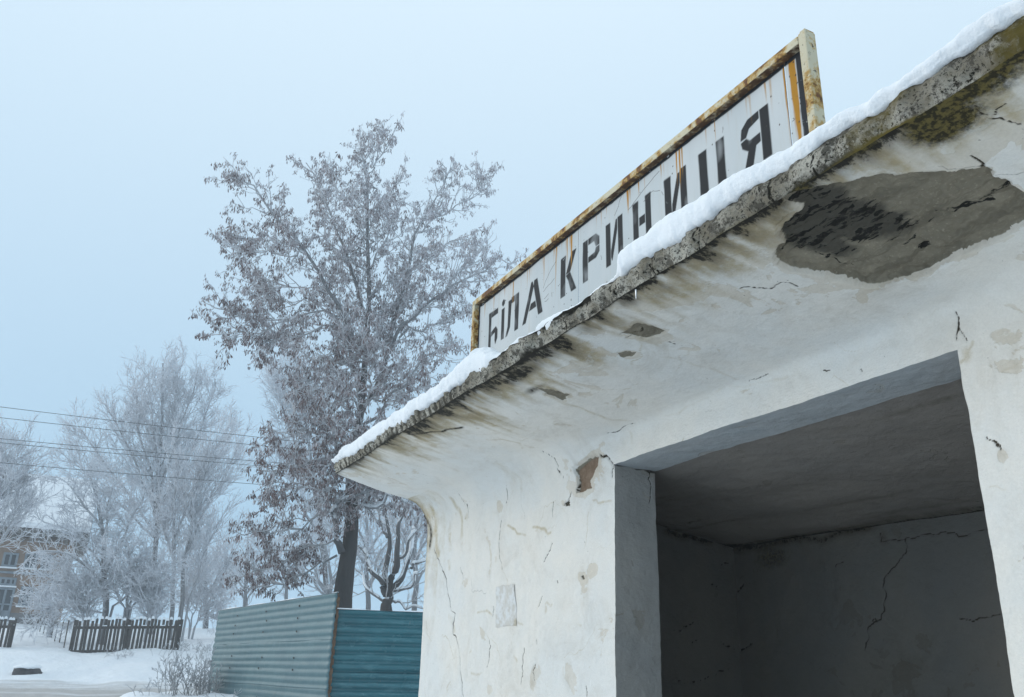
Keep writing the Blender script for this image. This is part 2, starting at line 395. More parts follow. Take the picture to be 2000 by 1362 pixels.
def poly_sd(Q, L):                        # signed distance, positive inside
    L = np.asarray(L); s = np.zeros(len(Q), bool); d = np.full(len(Q), 9.0); n = len(L)
    lo, hi = L.min(0) - 0.15, L.max(0) + 0.15
    idx = np.where((Q[:, 0] > lo[0]) & (Q[:, 0] < hi[0]) & (Q[:, 1] > lo[1]) & (Q[:, 1] < hi[1]))[0]
    if len(idx) == 0: return -d
    q = Q[idx]; ins = np.zeros(len(idx), bool); best = np.full(len(idx), 9.0)
    for i in range(n):
        a, b = L[i], L[(i + 1) % n]; ab = b - a
        t = np.clip(((q - a) @ ab) / (ab @ ab + 1e-12), 0, 1)
        best = np.minimum(best, np.linalg.norm(q - a - t[:, None] * ab, axis=1))
        c = ((a[1] > q[:, 1]) != (b[1] > q[:, 1])) & (q[:, 0] < (b[0] - a[0]) * (q[:, 1] - a[1]) / (b[1] - a[1] + 1e-15) + a[0]); ins ^= c
    d[idx] = best; s[idx] = ins
    return np.where(s, d, -d)
def warp(P):                              # hand-trowelled unevenness, one field for all sheets so edges stay joined
    d = np.stack([fbm(P, 3.1, 2, 40 + 7 * k) for k in range(3)], -1) * 0.009
    d += np.stack([fbm(P, 17.0, 3, 60 + 7 * k) for k in range(3)], -1) * 0.0035
    return d
RNG = np.random.default_rng(11)
def feature_sheet(name, parent, mat, P, Q, N, un, cracks=(), bares=(), blobs=(), lines=(), flip=False, extra=None, amp=1.0, hair=0, min_w=0.0028):
    """P (nv,nu,3) points, Q (nv,nu,2) flat coordinates on the sheet, N outward normal."""
    nv, nu = P.shape[:2]; p = P.reshape(-1, 3); q = Q.reshape(-1, 2); n = len(p)
    N = np.broadcast_to(np.asarray(N, float), (nv, nu, 3)).reshape(-1, 3)
    A = np.zeros((n, 4)); B = np.zeros((n, 4)); disp = np.zeros(n)
    q3 = np.concatenate([q, np.zeros((n, 1))], 1)
    jit = None
    for poly, depth, soft, brick in bares:
        L = np.array([un(*c) for c in poly])
        sd = poly_sd(q, L)
        if jit is None: jit = fbm(q3, 45, 4, 77) * 0.010
        sd = sd + np.where(np.abs(sd) < 0.05, jit, 0)
        B[:, 2] = np.maximum(B[:, 2], 1.1 * np.exp(-(np.clip(-sd, 0, 9) / 0.022) ** 2) * (sd < 0) * (0.4 + 0.8 * vnoise(q3 * 14, 6)))
        if soft:                                # ledge of the lower plaster coat round the edge
            m0 = smooth(-0.0015, 0.0015, sd); disp -= m0 * 0.010; B[:, 2] = np.maximum(B[:, 2], m0 * 1.6)
            sd = sd - soft * np.clip(0.25 + 1.5 * fbm(q3, 9, 3, 95), 0, 1.6)
        m = smooth(-0.0015, 0.0015, sd)
        A[:, 2] = np.maximum(A[:, 2], m)
        disp -= m * depth * (1 + 0.5 * fbm(q3, 22, 4, 90)) + m * 0.006 * fbm(q3, 80, 2, 33)
        B[:, 3] = np.maximum(B[:, 3], m * brick)
    for pts, w, depth in cracks:
        L = jag([un(*c) for c in pts], RNG)
        d, T = seg_dist(q, L)
        if T is None: continue
        ww = 0.62 * w * (0.55 + 0.9 * vnoise(np.stack([T * 9, T * 0, T * 0], 1), 5)) * np.clip(np.minimum(T, 1 - T) * 10 + 0.35, 0, 1)
        ww = np.maximum(ww, min_w); m = np.clip(1.3 - d / ww, 0, 1) * np.clip(0.42 + 0.75 * vnoise(np.stack([T * 23, T * 0 + w * 999, T * 0], 1), 8), 0, 1); A[:, 3] = np.maximum(A[:, 3], m); disp -= smooth(0, 1, m) * depth
    lo_, hi_ = q.min(0), q.max(0); hi_lim = np.maximum(lo_, np.array([lo_[0], hi_[1] - 1.3]))
    for k in range(hair):                     # hairline cracks: short broken walks
        c = np.array([RNG.uniform(lo_[0], hi_[0]), RNG.uniform(hi_lim[1], hi_[1])]); a_ = RNG.uniform(0, 6.28); L = [c]
        for j in range(RNG.integers(3, 9)): a_ += RNG.normal(0, .55); c = c + np.array([math.cos(a_), math.sin(a_)]) * RNG.uniform(.03, .09); L.append(c)
        d, T = seg_dist(q, jag(L, RNG, .12, 2))
        if T is None: continue
        m = np.clip(1.2 - d / (RNG.uniform(.0022, .0038)), 0, 1) * np.clip(np.minimum(T, 1 - T) * 6, 0, 1) * RNG.uniform(.25, .8)
        if k % 3: B[:, 0] = np.maximum(B[:, 0], 1.3 * m)
        else: A[:, 3] = np.maximum(A[:, 3], 0.7 * m)
    for pts, w, s, ch in lines:               # broad soft marks along a line
        L = jag([un(*c) for c in pts], RNG, 0.08, 2); d, T = seg_dist(q, L)
        if T is None: continue
        v = s * np.exp(-(d / w) ** 2) * np.clip(np.minimum(T, 1 - T) * 8 + 0.3, 0, 1)
        (A if ch < 4 else B)[:, ch % 4] = np.maximum((A if ch < 4 else B)[:, ch % 4], v)
    for (cx, cy), rx, ry, s, ch in blobs:
        c = un(cx, cy); v = s * np.exp(-((q[:, 0] - c[0]) / rx) ** 2 - ((q[:, 1] - c[1]) / ry) ** 2)
        (A if ch < 4 else B)[:, ch % 4] = np.maximum((A if ch < 4 else B)[:, ch % 4], v)
    if extra: extra(p, q, A, B)
    V = p + warp(p) * amp + N * disp[:, None]
    return mesh(name, V, grid_faces(nv, nu, flip), mat, parent, {'fa': A, 'fb': B}, smooth_=True)
DIRT_DARK, MOSS, BARE, CRACK, OCHRE, MOULD, PEEL = 0, 1, 2, 3, 4, 5, 6

shelter = thing('bus_shelter', 'whitewashed concrete bus shelter with peeling canopy and dark open doorway', 'bus shelter', (-2.2, 2.7, -1.5))

# canopy underside
xs = -np.exp(np.linspace(math.log(5.02 + 0.9), math.log(0.9 - XE + 0.0), 1220)) + 0.9
xs = np.sort(xs); xs[0] = XL; xs[-1] = XE
def cove_w(x):                           # how far the cove reaches out under the canopy: wide over the piers, tight over the lintel
    return np.interp(x, [XJ - 0.28, XJ - 0.02, XR + 0.02, XR + 0.25], [0.15, 0.045, 0.045, 0.12])
def cove_r(x):
    return np.interp(x, [XJ - 0.28, XJ - 0.02, XR + 0.02, XR + 0.25], [0.20, 0.05, 0.05, 0.15])
tv, xx = np.meshgrid(np.linspace(0, 1, 152), xs, indexing='ij')
yy = YF + (YW - cove_w(xx) - YF) * tv
sag = fbm(np.stack([xx, yy, xx * 0], -1), 1.6, 2, 5) * 0.008
P = np.stack([xx, yy, z_soffit(yy) + sag * smooth(0, .2, tv) * smooth(1, .75, tv)], -1)
big = z4((160, 410), (280, 372), (430, 330), (640, 297), (870, 248), (1100, 222), (1300, 197), (1650, 190), (1790, 210), (1770, 245), (1860, 280), (1925, 322), (1945, 370), (2020, 405), (2100, 480), (2080, 570), (2000, 625), (1880, 690), (1640, 810), (1530, 835), (1430, 905), (1330, 965), (1200, 1000), (1000, 1045), (880, 1080), (800, 1075), (620, 1045), (430, 1010), (250, 965), (168, 912), (128, 860), (152, 800), (200, 747), (135, 688), (155, 620), (205, 570), (285, 518), (180, 475))
def soffit_extra(p, q, A, B):
    e = q[:, 1] - YF; x = q[:, 0]
    st = 0.55 * fbm(np.stack([x * 30, e * 3.2, x * 0], 1), 1.0, 4, 14) + 0.75 * fbm(np.stack([x * 8, e * 3, x * 0], 1), 1.0, 3, 16)
    lo = fbm(np.stack([x * 2.2, e * 0.5, x * 0], 1), 1.0, 3, 15)
    wdt = np.clip(0.075 + 0.13 * lo + 0.06 * st, 0.012, 0.4) * np.interp(x, [-5.0, -4.7, -3.6, -2.2, -1.2, 0], [0.75, 1.15, 1.35, 1.15, 0.6, 0.6])
    d = np.exp(-np.clip(e, 0, 9) / wdt) * 1.15
    A[:, 0] = np.maximum(A[:, 0], d * (1 - A[:, 2]))
    wz = np.interp(x, [-5.0, -4.4, -3.4, -2.2, -1.3, 0], [.6, 1.0, 1.15, 1.0, .7, .6])
    B[:, 0] = np.maximum(B[:, 0], np.clip(wz * (1.45 * np.exp(-(e / (0.20 + 0.10 * lo)) ** 1.4) * (0.75 + 1.1 * st) + 0.55 * np.clip(st + 0.25, 0, 1) * np.exp(-e / .5)), 0, 1.2))
    A[:, 0] = np.maximum(A[:, 0], np.clip(wz * 0.98 * np.exp(-e / (0.16 + .08 * lo)) * (0.8 + 1.3 * st), 0, 1) * (1 - A[:, 2]))
    B[:, 1] = np.maximum(B[:, 1], mould_field(q) * 0.78)
    dk = smooth(-.05, .04, poly_sd(q, np.array([u_soffit(*c) for c in mould_zone])) + 0.03 * fbm(np.stack([x * 10, e * 30, x * 0], 1), 1, 3, 210))
    A[:, 0] = np.maximum(A[:, 0], A[:, 2] * (0.95 * dk + 0.25))
    B[:, 2] = np.maximum(B[:, 2], np.interp(x, [-5, -3, -2, -1.2, 0], [0.25, .35, .5, .6, .6]) * np.clip(1.15 - e / 0.5, 0, 1))
mould_zone = z4((230, 520), (330, 440), (560, 410), (720, 490), (900, 560), (1080, 610), (1110, 700), (900, 765), (780, 775), (640, 800), (690, 870), (560, 905), (350, 850), (150, 810), (190, 640))
def mould_field(q):
    sd = poly_sd(q, np.array([u_soffit(*c) for c in mould_zone]))
    z = np.zeros(len(q)); f = fbm(np.stack([q[:, 0] * 26 + q[:, 1] * 14, q[:, 1] * 110, z], 1), 1.0, 5, 201)
    g = fbm(np.stack([q[:, 0] * 9, q[:, 1] * 30, z], 1), 1.0, 3, 202)
    return smooth(-0.02, 0.22, f + 0.45 * g + np.clip(sd * 9, -0.8, 0.2))
soffit_bares = [(big, 0.016, 0.016, 0),
    (z6((1635, 157), (1680, 130), (1720, 95), (1790, 112), (1882, 141), (1830, 180), (1770, 186), (1690, 172)), 0.012, 0, 0),
    (z6((1180, 460), (1250, 462), (1355, 495), (1310, 527), (1235, 492)), 0.008, 0, 0),
    (z6((1610, 275), (1650, 262), (1708, 268), (1690, 290), (1640, 292)), 0.005, 0, 0)]
soffit_cracks = [(z6((1310, 150), (1350, 200), (1370, 260)), 0.006, 0.006), (z6((1290, 720), (1318, 790)), 0.004, 0.004),
    (z4((-130, 1105), (0, 1105), (110, 1112), (170, 1065), (290, 1098)), 0.0035, 0.004), (z4((1600, 90), (1680, 160), (1730, 195)), 0.0035, 0.003),
    (z4((1940, 370), (2010, 400)), 0.004, 0.004), (z5((1080, 860), (1180, 940), (1350, 990), (1450, 1010)), 0.003, 0.003), (z5((1250, 940), (1330, 850)), 0.0025, 0.003),
    (z5((1050, 1240), (1180, 1362)), 0.003, 0.003), (z5((1290, 580), (1486, 480)), 0.004, 0.004),
    (z6((1660, 180), (1770, 112), (1880, 141)), 0.005, 0.006), (z6((1900, 205), (2000, 245)), 0.003, 0.002)]
soffit_lines = [(z4((350, 840), (560, 935), (720, 1012)), 0.007, 0.84, MOULD), (z4((1290, 590), (1430, 560), (1600, 520), (1830, 470)), 0.010, 0.83, MOULD),
    (z4((1420, 600), (1620, 530), (1820, 480)), 0.009, 0.84, MOULD), (z4((1640, 500), (1780, 430), (1930, 345)), 0.016, 0.80, MOULD), (z4((1260, 670), (1330, 630)), 0.006, 0.82, MOULD),
    (z4((1070, 830), (1200, 750)), 0.010, 0.81, MOULD), (z4((380, 420), (430, 510)), 0.008, 0.82, MOULD), (z4((500, 350), (560, 360), (650, 320)), 0.010, 0.82, MOULD),
    (z6((700, 690), (1000, 700), (1400, 780)), 0.014, 0.55, OCHRE), (z6((1200, 470), (1330, 540), (1560, 620), (1700, 640)), 0.016, 0.75, OCHRE),
    (z6((900, 740), (1070, 760), (1140, 830)), 0.014, 0.7, OCHRE), (z6((1760, 240), (1960, 300), (2300, 420), (2600, 520)), 0.012, 0.6, OCHRE),
    (z6((1400, 330), (1700, 330), (2000, 420)), 0.02, 0.35, OCHRE), (z6((420, 720), (640, 690), (760, 660)), 0.012, 1.0, DIRT_DARK)]
soffit_blobs = [((1830, 420), 0.25, 0.04, .5, MOULD), ((1805, 497), 0.035, 0.022, 0.95, MOULD),
    ((1840, 240), 0.085, 0.06, 1.15, MOSS), ((1800, 215), 0.06, 0.05, 1.15, MOSS), ((1890, 175), 0.10, 0.035, 1.1, MOSS), ((1880, 215), 0.07, 0.09, 0.7, MOSS), ((1850, 250), 0.05, 0.05, 1.0, DIRT_DARK), ((1940, 150), 0.08, 0.06, 0.8, MOSS), ((1750, 270), 0.09, 0.03, .7, DIRT_DARK), ((1680, 285), 0.08, 0.025, 0.75, MOSS), ((1980, 105), 0.08, 0.04, 1.0, MOSS),
    ((1560, 375), 0.06, 0.03, 0.8, MOSS), ((1225, 585), 0.07, 0.05, 0.95, DIRT_DARK), ((1290, 570), 0.12, 0.05, 0.65, DIRT_DARK), ((1010, 730), 0.22, 0.06, 1.1, DIRT_DARK), ((1060, 690), 0.14, 0.07, 1.0, DIRT_DARK), ((1150, 640), 0.1, 0.06, 0.7, DIRT_DARK),
    ((880, 800), 0.3, 0.05, 0.85, DIRT_DARK), ((1045, 760), 0.10, 0.022, 0.9, DIRT_DARK), ((900, 770), 0.3, 0.1, 0.4, DIRT_DARK), ((960, 840), 0.3, 0.12, 0.35, OCHRE), ((780, 910), 0.3, 0.10, 0.35, OCHRE), ((1300, 640), 0.3, 0.1, 0.4, OCHRE), ((1600, 380), 0.2, 0.06, 0.5, OCHRE),
    ((1790, 300), 0.2, 0.05, 0.6, PEEL), ((1930, 250), 0.1, 0.12, 0.55, PEEL), ((1420, 560), 0.25, 0.1, 0.4, PEEL)]
roof = feature_sheet('canopy_underside', shelter, M_PLASTER, P, P[..., :2], (0, -SL, -1), u_soffit, soffit_cracks, soffit_bares, soffit_blobs, soffit_lines, flip=True, extra=soffit_extra, hair=46)

# facade: cove at the top bends out of the wall into the canopy underside
def wall_points(x0, x1, nx, z0, z1, nz, nc=20, xs=None):
    """Rows from z0 up to the cove, then the cove (meets the canopy underside)."""
    xs = np.linspace(x0, x1, nx) if xs is None else xs; nx = len(xs); cw, cr = cove_w(xs), cove_r(xs); ze = z_soffit(YW - cw)
    rows = [(YW + xs * 0, np.full(nx, z)) for z in np.linspace(z0, z1, nz, endpoint=False)]
    for k in range(40):
        t = k / 39; rows.append((YW + xs * 0, z1 + (ze - cr - z1) * t))
    for k in range(1, nc + 1):
        t = k / nc; zc = z_soffit(YW)
        y = (1 - t) ** 2 * YW + 2 * t * (1 - t) * YW + t * t * (YW - cw)
        z = (1 - t) ** 2 * (ze - cr) + 2 * t * (1 - t) * zc + t * t * ze
        rows.append((y, z))
    P = np.zeros((len(rows), nx, 3)); P[..., 0] = xs[None]
    P[..., 1] = np.array([r[0] for r in rows]); P[..., 2] = np.array([r[1] for r in rows])
    return P
def wall_q(P): return np.stack([P[..., 0], P[..., 2] + (YW - P[..., 1])], -1)
def wall_extra(p, q, A, B):
    x, z = q[:, 0], q[:, 1]
    st = fbm(np.stack([x * 11, z * 0.9, x * 0], 1), 1.0, 4, 24)
    left = np.exp(-(x - XL) / 0.30)
    B[:, 0] = np.maximum(B[:, 0], np.clip(left * (0.95 + 1.0 * st), 0, 1.1) * smooth(-0.2, 0.75, z))
    B[:, 0] = np.maximum(B[:, 0], 0.6 * np.clip(st * 1.8 - 0.15, 0, 1) * smooth(0.0, 0.9, z))
    A[:, 0] = np.maximum(A[:, 0], np.clip(np.exp(-(x - XL) / 0.05) * (0.55 + 0.6 * st), 0, 1) * smooth(0.3, 0.8, z))
P = wall_points(XL, XJ, 570, -0.22, 0.70, 260)
pier_cracks = [(z7((130, 580), (150, 640), (185, 740), (210, 860), (240, 930), (230, 1040), (265, 1170), (270, 1260), (285, 1362)), 0.0065, 0.006),
    (z7((780, 10), (800, 80), (785, 170), (795, 205), (825, 208)), 0.006, 0.006), (z7((525, 230), (510, 330), (500, 350)), 0.0055, 0.004), (z7((740, 560), (715, 620), (695, 660)), 0.005, 0.004),
    (z7((690, 830), (668, 885)), 0.005, 0.003), (z7((990, 100), (1030, 120), (1052, 155)), 0.010, 0.012), (z7((1050, 155), (1042, 220)), 0.007, 0.008),
    (z7((870, 180), (880, 240), (872, 290)), 0.008, 0.010), (z7((845, 290), (825, 340), (800, 365)), 0.006, 0.006), (z7((828, 330), (830, 365)), 0.012, 0.012),
    (z7((300, 260), (310, 350), (305, 440)), 0.0045, 0.003), (z7((265, 690), (280, 750)), 0.0045, 0.003), (z7((655, 1060), (657, 1090)), 0.0055, 0.003), (z7((745, 340), (740, 420)), 0.0035, 0.003),
    (z7((130, 410), (130, 435)), 0.006, 0.003), (z7((435, 890), (428, 945)), 0.0045, 0.003), (z7((648, 1190), (645, 1280)), 0.004, 0.003), (z7((915, 1300), (920, 1362)), 0.0045, 0.003), (z7((765, 755), (770, 768)), 0.008, 0.004),
    (z7((592, 1100), (580, 1200), (575, 1290)), 0.0035, 0.002), (z7((415, 1060), (405, 1200)), 0.003, 0.002), (z7((475, 440), (480, 700)), 0.003, 0.002)]
pier_bares = [(z7((850, 178), (880, 160), (920, 120), (975, 98), (985, 110), (975, 160), (950, 210), (935, 235), (945, 270), (900, 290), (872, 290), (878, 240), (868, 190)), 0.030, 0, 0.0),
    (z7((800, 350), (830, 338), (835, 362), (812, 366)), 0.010, 0, 0), (z7((880, 738), (895, 732), (905, 755), (888, 760)), 0.005, 0, 0)]
pier_blobs = [(z7((470, 362))[0], 0.045, 0.04, 1.0, PEEL), (z7((840, 1250))[0], 0.05, 0.07, 0.9, PEEL), (z7((945, 700))[0], 0.05, 0.04, 0.8, PEEL), (z7((640, 1255))[0], 0.03, 0.05, 0.8, PEEL), (z7((420, 1320))[0], 0.05, 0.03, 0.8, PEEL),
    (z7((900, 150))[0], 0.10, 0.06, 0.8, PEEL), (z7((840, 260))[0], 0.06, 0.06, 0.9, PEEL), (z7((640, 450))[0], 0.05, 0.5, 0.28, OCHRE), (z7((280, 700))[0], 0.08, 0.3, 0.3, PEEL)]
pier_lines = [(z7((500, 470), (560, 515), (610, 522)), 0.010, 0.9, OCHRE), (z7((630, 480), (700, 485), (740, 500)), 0.011, 0.95, OCHRE), (z7((340, 922), (400, 908), (430, 935)), 0.010, 0.8, OCHRE), (z7((710, 858), (735, 885), (745, 870)), 0.010, 0.8, OCHRE),
    (z7((945, 335), (990, 350), (1048, 340)), 0.009, 0.75, OCHRE), (z7((535, 1150), (560, 1172)), 0.012, 0.8, OCHRE), (z7((320, 1230), (350, 1240), (385, 1225)), 0.010, 0.7, OCHRE), (z7((560, 970), (590, 985)), 0.010, 0.7, OCHRE),
    (z7((250, 260), (270, 420), (265, 560)), 0.030, 0.8, OCHRE), (z7((150, 300), (135, 480), (150, 660)), 0.045, 0.95, OCHRE), (z7((210, 420), (215, 620)), 0.035, 0.6, OCHRE), (z7((205, 640), (210, 710)), 0.03, 0.7, OCHRE),
    (z7((585, 130), (600, 200), (590, 300)), 0.025, 0.55, OCHRE), (z7((650, 150), (655, 560)), 0.03, 0.4, OCHRE), (z7((235, 1040), (200, 940)), 0.03, 0.6, OCHRE), (z7((560, 240), (500, 380)), 0.012, 0.5, OCHRE), (z7((640, 940), (690, 830)), 0.012, 0.5, OCHRE),
    (z7((240, 1220), (240, 1100)), 0.03, 0.5, OCHRE), (z7((870, 985), (895, 995)), 0.01, 0.6, OCHRE), (z7((800, 1200), (805, 1260)), 0.012, 0.6, OCHRE), (z7((100, 360), (105, 600)), 0.03, 0.9, DIRT_DARK)]
pier = feature_sheet('front_wall', shelter, M_PLASTER, P, wall_q(P), (0, -1, 0), u_wall, pier_cracks, pier_bares, pier_blobs, pier_lines, extra=wall_extra, hair=40)
pier['label'] = 'cracked whitewashed pier under the canopy'
# bricks showing in the flaked patch
M_BRICK = simple_mat('old_brick', (0.20, 0.135, 0.09), (0.29, 0.21, 0.15), 30, 0.95, 0.6, 60)
for (cx, cy), sx, sz in ((z7((912, 248))[0], 0.085, 0.042), (z7((930, 165))[0], 0.10, 0.05)):
    c = on_y(cx, cy, YW + 0.014)
    m_ = MB(); bm = [(c[0] - sx, YW + 0.012, c[2] - sz), (c[0] + sx, YW + 0.015, c[2] - sz), (c[0] + sx, YW + 0.07, c[2] - sz), (c[0] - sx, YW + 0.07, c[2] - sz)]
    m_.quad_hull(bm + [(a + 0.003, b_ + 0.002, d + 2 * sz) for a, b_, d in bm]); m_.build('brick', M_BRICK, pier)
P = wall_points(XL, XJ, 60, -1.5, -0.24, 30)[:31]; P[-1, :, 2] = -0.22
low = feature_sheet('wall_foot', shelter, M_PLASTER, P, wall_q(P), (0, -1, 0), u_wall, extra=wall_extra)
# lintel face (small cove), its underside
P = wall_points(XJ, XR, 520, ZL, 0.86, 14)
lint_extra = lambda p, q, A, B: B.__setitem__((slice(None), 0), np.maximum(B[:, 0], 0.35 * np.clip(fbm(np.stack([q[:, 0] * 9, q[:, 1] * 2, q[:, 0] * 0], 1), 1, 3, 31), 0, 1)))
lintel = feature_sheet('lintel', shelter, M_PLASTER, P, wall_q(P), (0, -1, 0), u_wall,
    [(z6((1490, 680), (1600, 660), (1740, 615)), 0.006, 0.005), (z8((400, 150), (480, 125)), 0.005, 0.004), (z8((670, 122), (695, 122)), 0.004, 0.003), (z8((810, 118), (816, 128)), 0.005, 0.003)], (), [(z6((1650, 730))[0], 0.05, 0.06, 0.5, OCHRE), (z6((1690, 720))[0], 0.02, 0.08, 0.5, OCHRE)],
    [(z8((60, 285), (200, 235), (440, 165), (600, 130)), 0.012, 0.5, OCHRE)], extra=lint_extra, hair=14)
yy, xx = np.meshgrid(np.linspace(YW, YJ, 60), np.linspace(XJ, XR, 420), indexing='ij')
P = np.stack([xx, yy, np.full_like(xx, ZL) - 0.012 * np.sin((xx - XJ) / (XR - XJ) * math.pi) * 0], -1)
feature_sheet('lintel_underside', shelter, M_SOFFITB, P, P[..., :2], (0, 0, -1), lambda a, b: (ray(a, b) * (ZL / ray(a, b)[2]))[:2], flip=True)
# jamb side
zz, yy = np.meshgrid(np.concatenate([np.linspace(-1.5, -0.25, 30), np.linspace(-0.24, ZL, 330)]), np.linspace(YW, YJ, 70), indexing='ij')
P = np.stack([np.full_like(zz, XJ), yy, zz], -1)
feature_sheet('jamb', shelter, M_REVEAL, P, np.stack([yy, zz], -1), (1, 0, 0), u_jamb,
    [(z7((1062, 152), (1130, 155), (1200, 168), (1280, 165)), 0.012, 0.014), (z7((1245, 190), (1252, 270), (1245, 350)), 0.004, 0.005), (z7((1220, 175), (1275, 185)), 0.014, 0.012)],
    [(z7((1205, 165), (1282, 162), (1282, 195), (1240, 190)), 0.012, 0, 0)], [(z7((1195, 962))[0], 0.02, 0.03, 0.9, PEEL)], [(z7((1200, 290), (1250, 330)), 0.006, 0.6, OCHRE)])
# right pier
P = wall_points(XR, XE, 0, -0.22, 0.70, 230, xs=np.concatenate([np.linspace(XR, -0.9, 130), np.linspace(-0.89, XE, 80)]))
feature_sheet('front_wall', shelter, M_PLASTER, P, wall_q(P), (0, -1, 0), u_wall,
    [([(1868, 608), (1872, 640), (1890, 665)], 0.004, 0.004), ([(1872, 628), (1868, 660)], 0.003, 0.003), (z8((1295, 380), (1330, 395), (1350, 430)), 0.004, 0.004), (z8((1325, 390), (1345, 420)), 0.006, 0.004)],
    (), [(z8((1350, 445))[0], 0.012, 0.016, 1.0, PEEL), ((1890, 690), 0.02, 0.03, 0.9, OCHRE), (z8((1390, 110))[0], 0.05, 0.05, 0.5, PEEL)],
    [(z8((1195, 100), (1225, 50), (1245, 0)), 0.008, 0.9, OCHRE), (z8((1300, 565), (1380, 568)), 0.005, 0.6, OCHRE), (z8((1350, 130), (1420, 90)), 0.006, 0.6, OCHRE)], hair=24)
P = wall_points(XR, XE, 60, -1.5, -0.24, 30)[:31]; P[-1, :, 2] = -0.22
feature_sheet('wall_foot', shelter, M_PLASTER, P, wall_q(P), (0, -1, 0), u_wall)
zz, yy = np.meshgrid(np.linspace(-1.5, ZL, 120), np.linspace(YW, YJ, 20), indexing='ij')
P = np.stack([np.full_like(zz, XR), yy, zz], -1)
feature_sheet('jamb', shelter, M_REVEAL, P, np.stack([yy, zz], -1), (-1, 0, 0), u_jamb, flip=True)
# inside: back wall, left wall, ceiling, right wall, floor
zz, xx = np.meshgrid(np.concatenate([np.linspace(-1.5, -.3, 20), np.linspace(-.29, z_ceil(YB) + .04, 150)]), np.concatenate([np.linspace(XI0 - .04, -2.1, 380), np.linspace(-2.09, XI1 + .04, 60)]), indexing='ij')
P = np.stack([xx, np.full_like(xx, YB), zz], -1)
def back_extra(p, q, A, B):
    x, z = q[:, 0], q[:, 1]; o = x * 0
    st = fbm(np.stack([x * 5, z * 1.1, o], 1), 1, 4, 301); bl = fbm(np.stack([x * 2.2, z * 2.6, o], 1), 1, 4, 302)
    A[:, 0] = np.maximum(A[:, 0], np.clip(0.55 * bl + 0.45 * st + 0.12, 0, .75)); B[:, 0] = np.maximum(B[:, 0], np.clip(0.7 * st + 0.3 * bl, 0, .7)); B[:, 2] = np.maximum(B[:, 2], np.clip(bl * 0.9, 0, .6))
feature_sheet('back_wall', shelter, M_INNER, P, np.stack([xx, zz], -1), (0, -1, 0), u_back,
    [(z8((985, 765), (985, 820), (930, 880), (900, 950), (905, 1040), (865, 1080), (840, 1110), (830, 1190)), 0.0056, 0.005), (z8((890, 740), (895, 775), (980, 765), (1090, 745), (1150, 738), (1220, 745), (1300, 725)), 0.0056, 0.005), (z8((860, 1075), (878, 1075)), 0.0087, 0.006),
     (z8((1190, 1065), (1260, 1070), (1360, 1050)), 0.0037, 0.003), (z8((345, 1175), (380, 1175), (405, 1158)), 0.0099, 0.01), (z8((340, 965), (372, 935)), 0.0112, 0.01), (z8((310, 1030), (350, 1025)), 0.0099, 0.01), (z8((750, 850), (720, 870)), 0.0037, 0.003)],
    (), [(z8((480, 830))[0], 0.2, 0.10, 0.55, MOSS), (z8((400, 790))[0], 0.3, 0.04, 1.0, DIRT_DARK), (z8((900, 760))[0], 0.03, 0.05, 0.8, DIRT_DARK)], [(z8((335, 797), (360, 1362)), 0.03, 0.7, DIRT_DARK), (z8((335, 797), (600, 757), (900, 712)), 0.03, 0.9, DIRT_DARK)], hair=10, min_w=0.0042, extra=back_extra)  # last lines: soft bands, darker towards the corner and the ceiling joint
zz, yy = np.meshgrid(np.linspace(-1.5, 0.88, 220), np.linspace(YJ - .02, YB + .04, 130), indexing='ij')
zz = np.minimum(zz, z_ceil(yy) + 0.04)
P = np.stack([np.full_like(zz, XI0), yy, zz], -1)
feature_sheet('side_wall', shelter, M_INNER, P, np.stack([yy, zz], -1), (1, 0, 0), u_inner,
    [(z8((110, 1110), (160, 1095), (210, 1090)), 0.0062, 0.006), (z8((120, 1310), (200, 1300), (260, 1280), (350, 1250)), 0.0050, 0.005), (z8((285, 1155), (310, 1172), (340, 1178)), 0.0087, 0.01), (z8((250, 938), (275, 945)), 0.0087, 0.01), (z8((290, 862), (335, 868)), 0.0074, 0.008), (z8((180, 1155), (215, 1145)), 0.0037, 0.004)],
    (), (), [(z8((60, 735), (200, 765), (330, 795)), 0.03, 1.0, DIRT_DARK)])  # soft band, darker along the ceiling joint
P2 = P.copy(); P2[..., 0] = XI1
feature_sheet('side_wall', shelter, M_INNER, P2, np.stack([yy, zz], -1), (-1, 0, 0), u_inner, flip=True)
yy, xx = np.meshgrid(np.linspace(YJ - .004, YB + .085, 110), np.linspace(XI0 - .05, XI1 + .05, 330), indexing='ij')
P = np.stack([xx, yy, z_ceil(yy) + 0.010 * np.sin(yy * 21) * fbm(np.stack([xx, yy, xx * 0], -1), 1.0, 2, 3)], -1)
def u_ceil(px, py):
    r = ray(px, py); t = (0.835 + 0.15 * 2.214) / (r[2] + 0.15 * r[1]); return np.array([r[0] * t, r[1] * t])
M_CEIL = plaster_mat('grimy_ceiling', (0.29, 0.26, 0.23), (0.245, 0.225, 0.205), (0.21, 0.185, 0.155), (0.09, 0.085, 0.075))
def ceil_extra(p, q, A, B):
    A[:, 0] = np.maximum(A[:, 0], np.clip(0.85 * fbm(np.stack([q[:, 0] * 1.2, q[:, 1] * 17, q[:, 0] * 0], 1), 1, 4, 51), 0, 1) + 0.9 * np.exp(-(YB - q[:, 1]) / 0.08) + 0.6 * np.exp(-(q[:, 0] - XI0) / 0.12))  # streaks across the ceiling, then darker towards the back and left edges
feature_sheet('ceiling', shelter, M_CEIL, P, P[..., :2], (0, 0, -1), u_ceil, [(z8((140, 708), (180, 698), (220, 690)), 0.0099, 0.01), (z8((50, 718), (140, 712)), 0.0037, 0.004), (z8((580, 490), (605, 486)), 0.0062, 0.006), (z8((1225, 622), (1275, 620)), 0.0050, 0.004), (z8((250, 700), (400, 685)), 0.0037, 0.003)], extra=ceil_extra, flip=True)
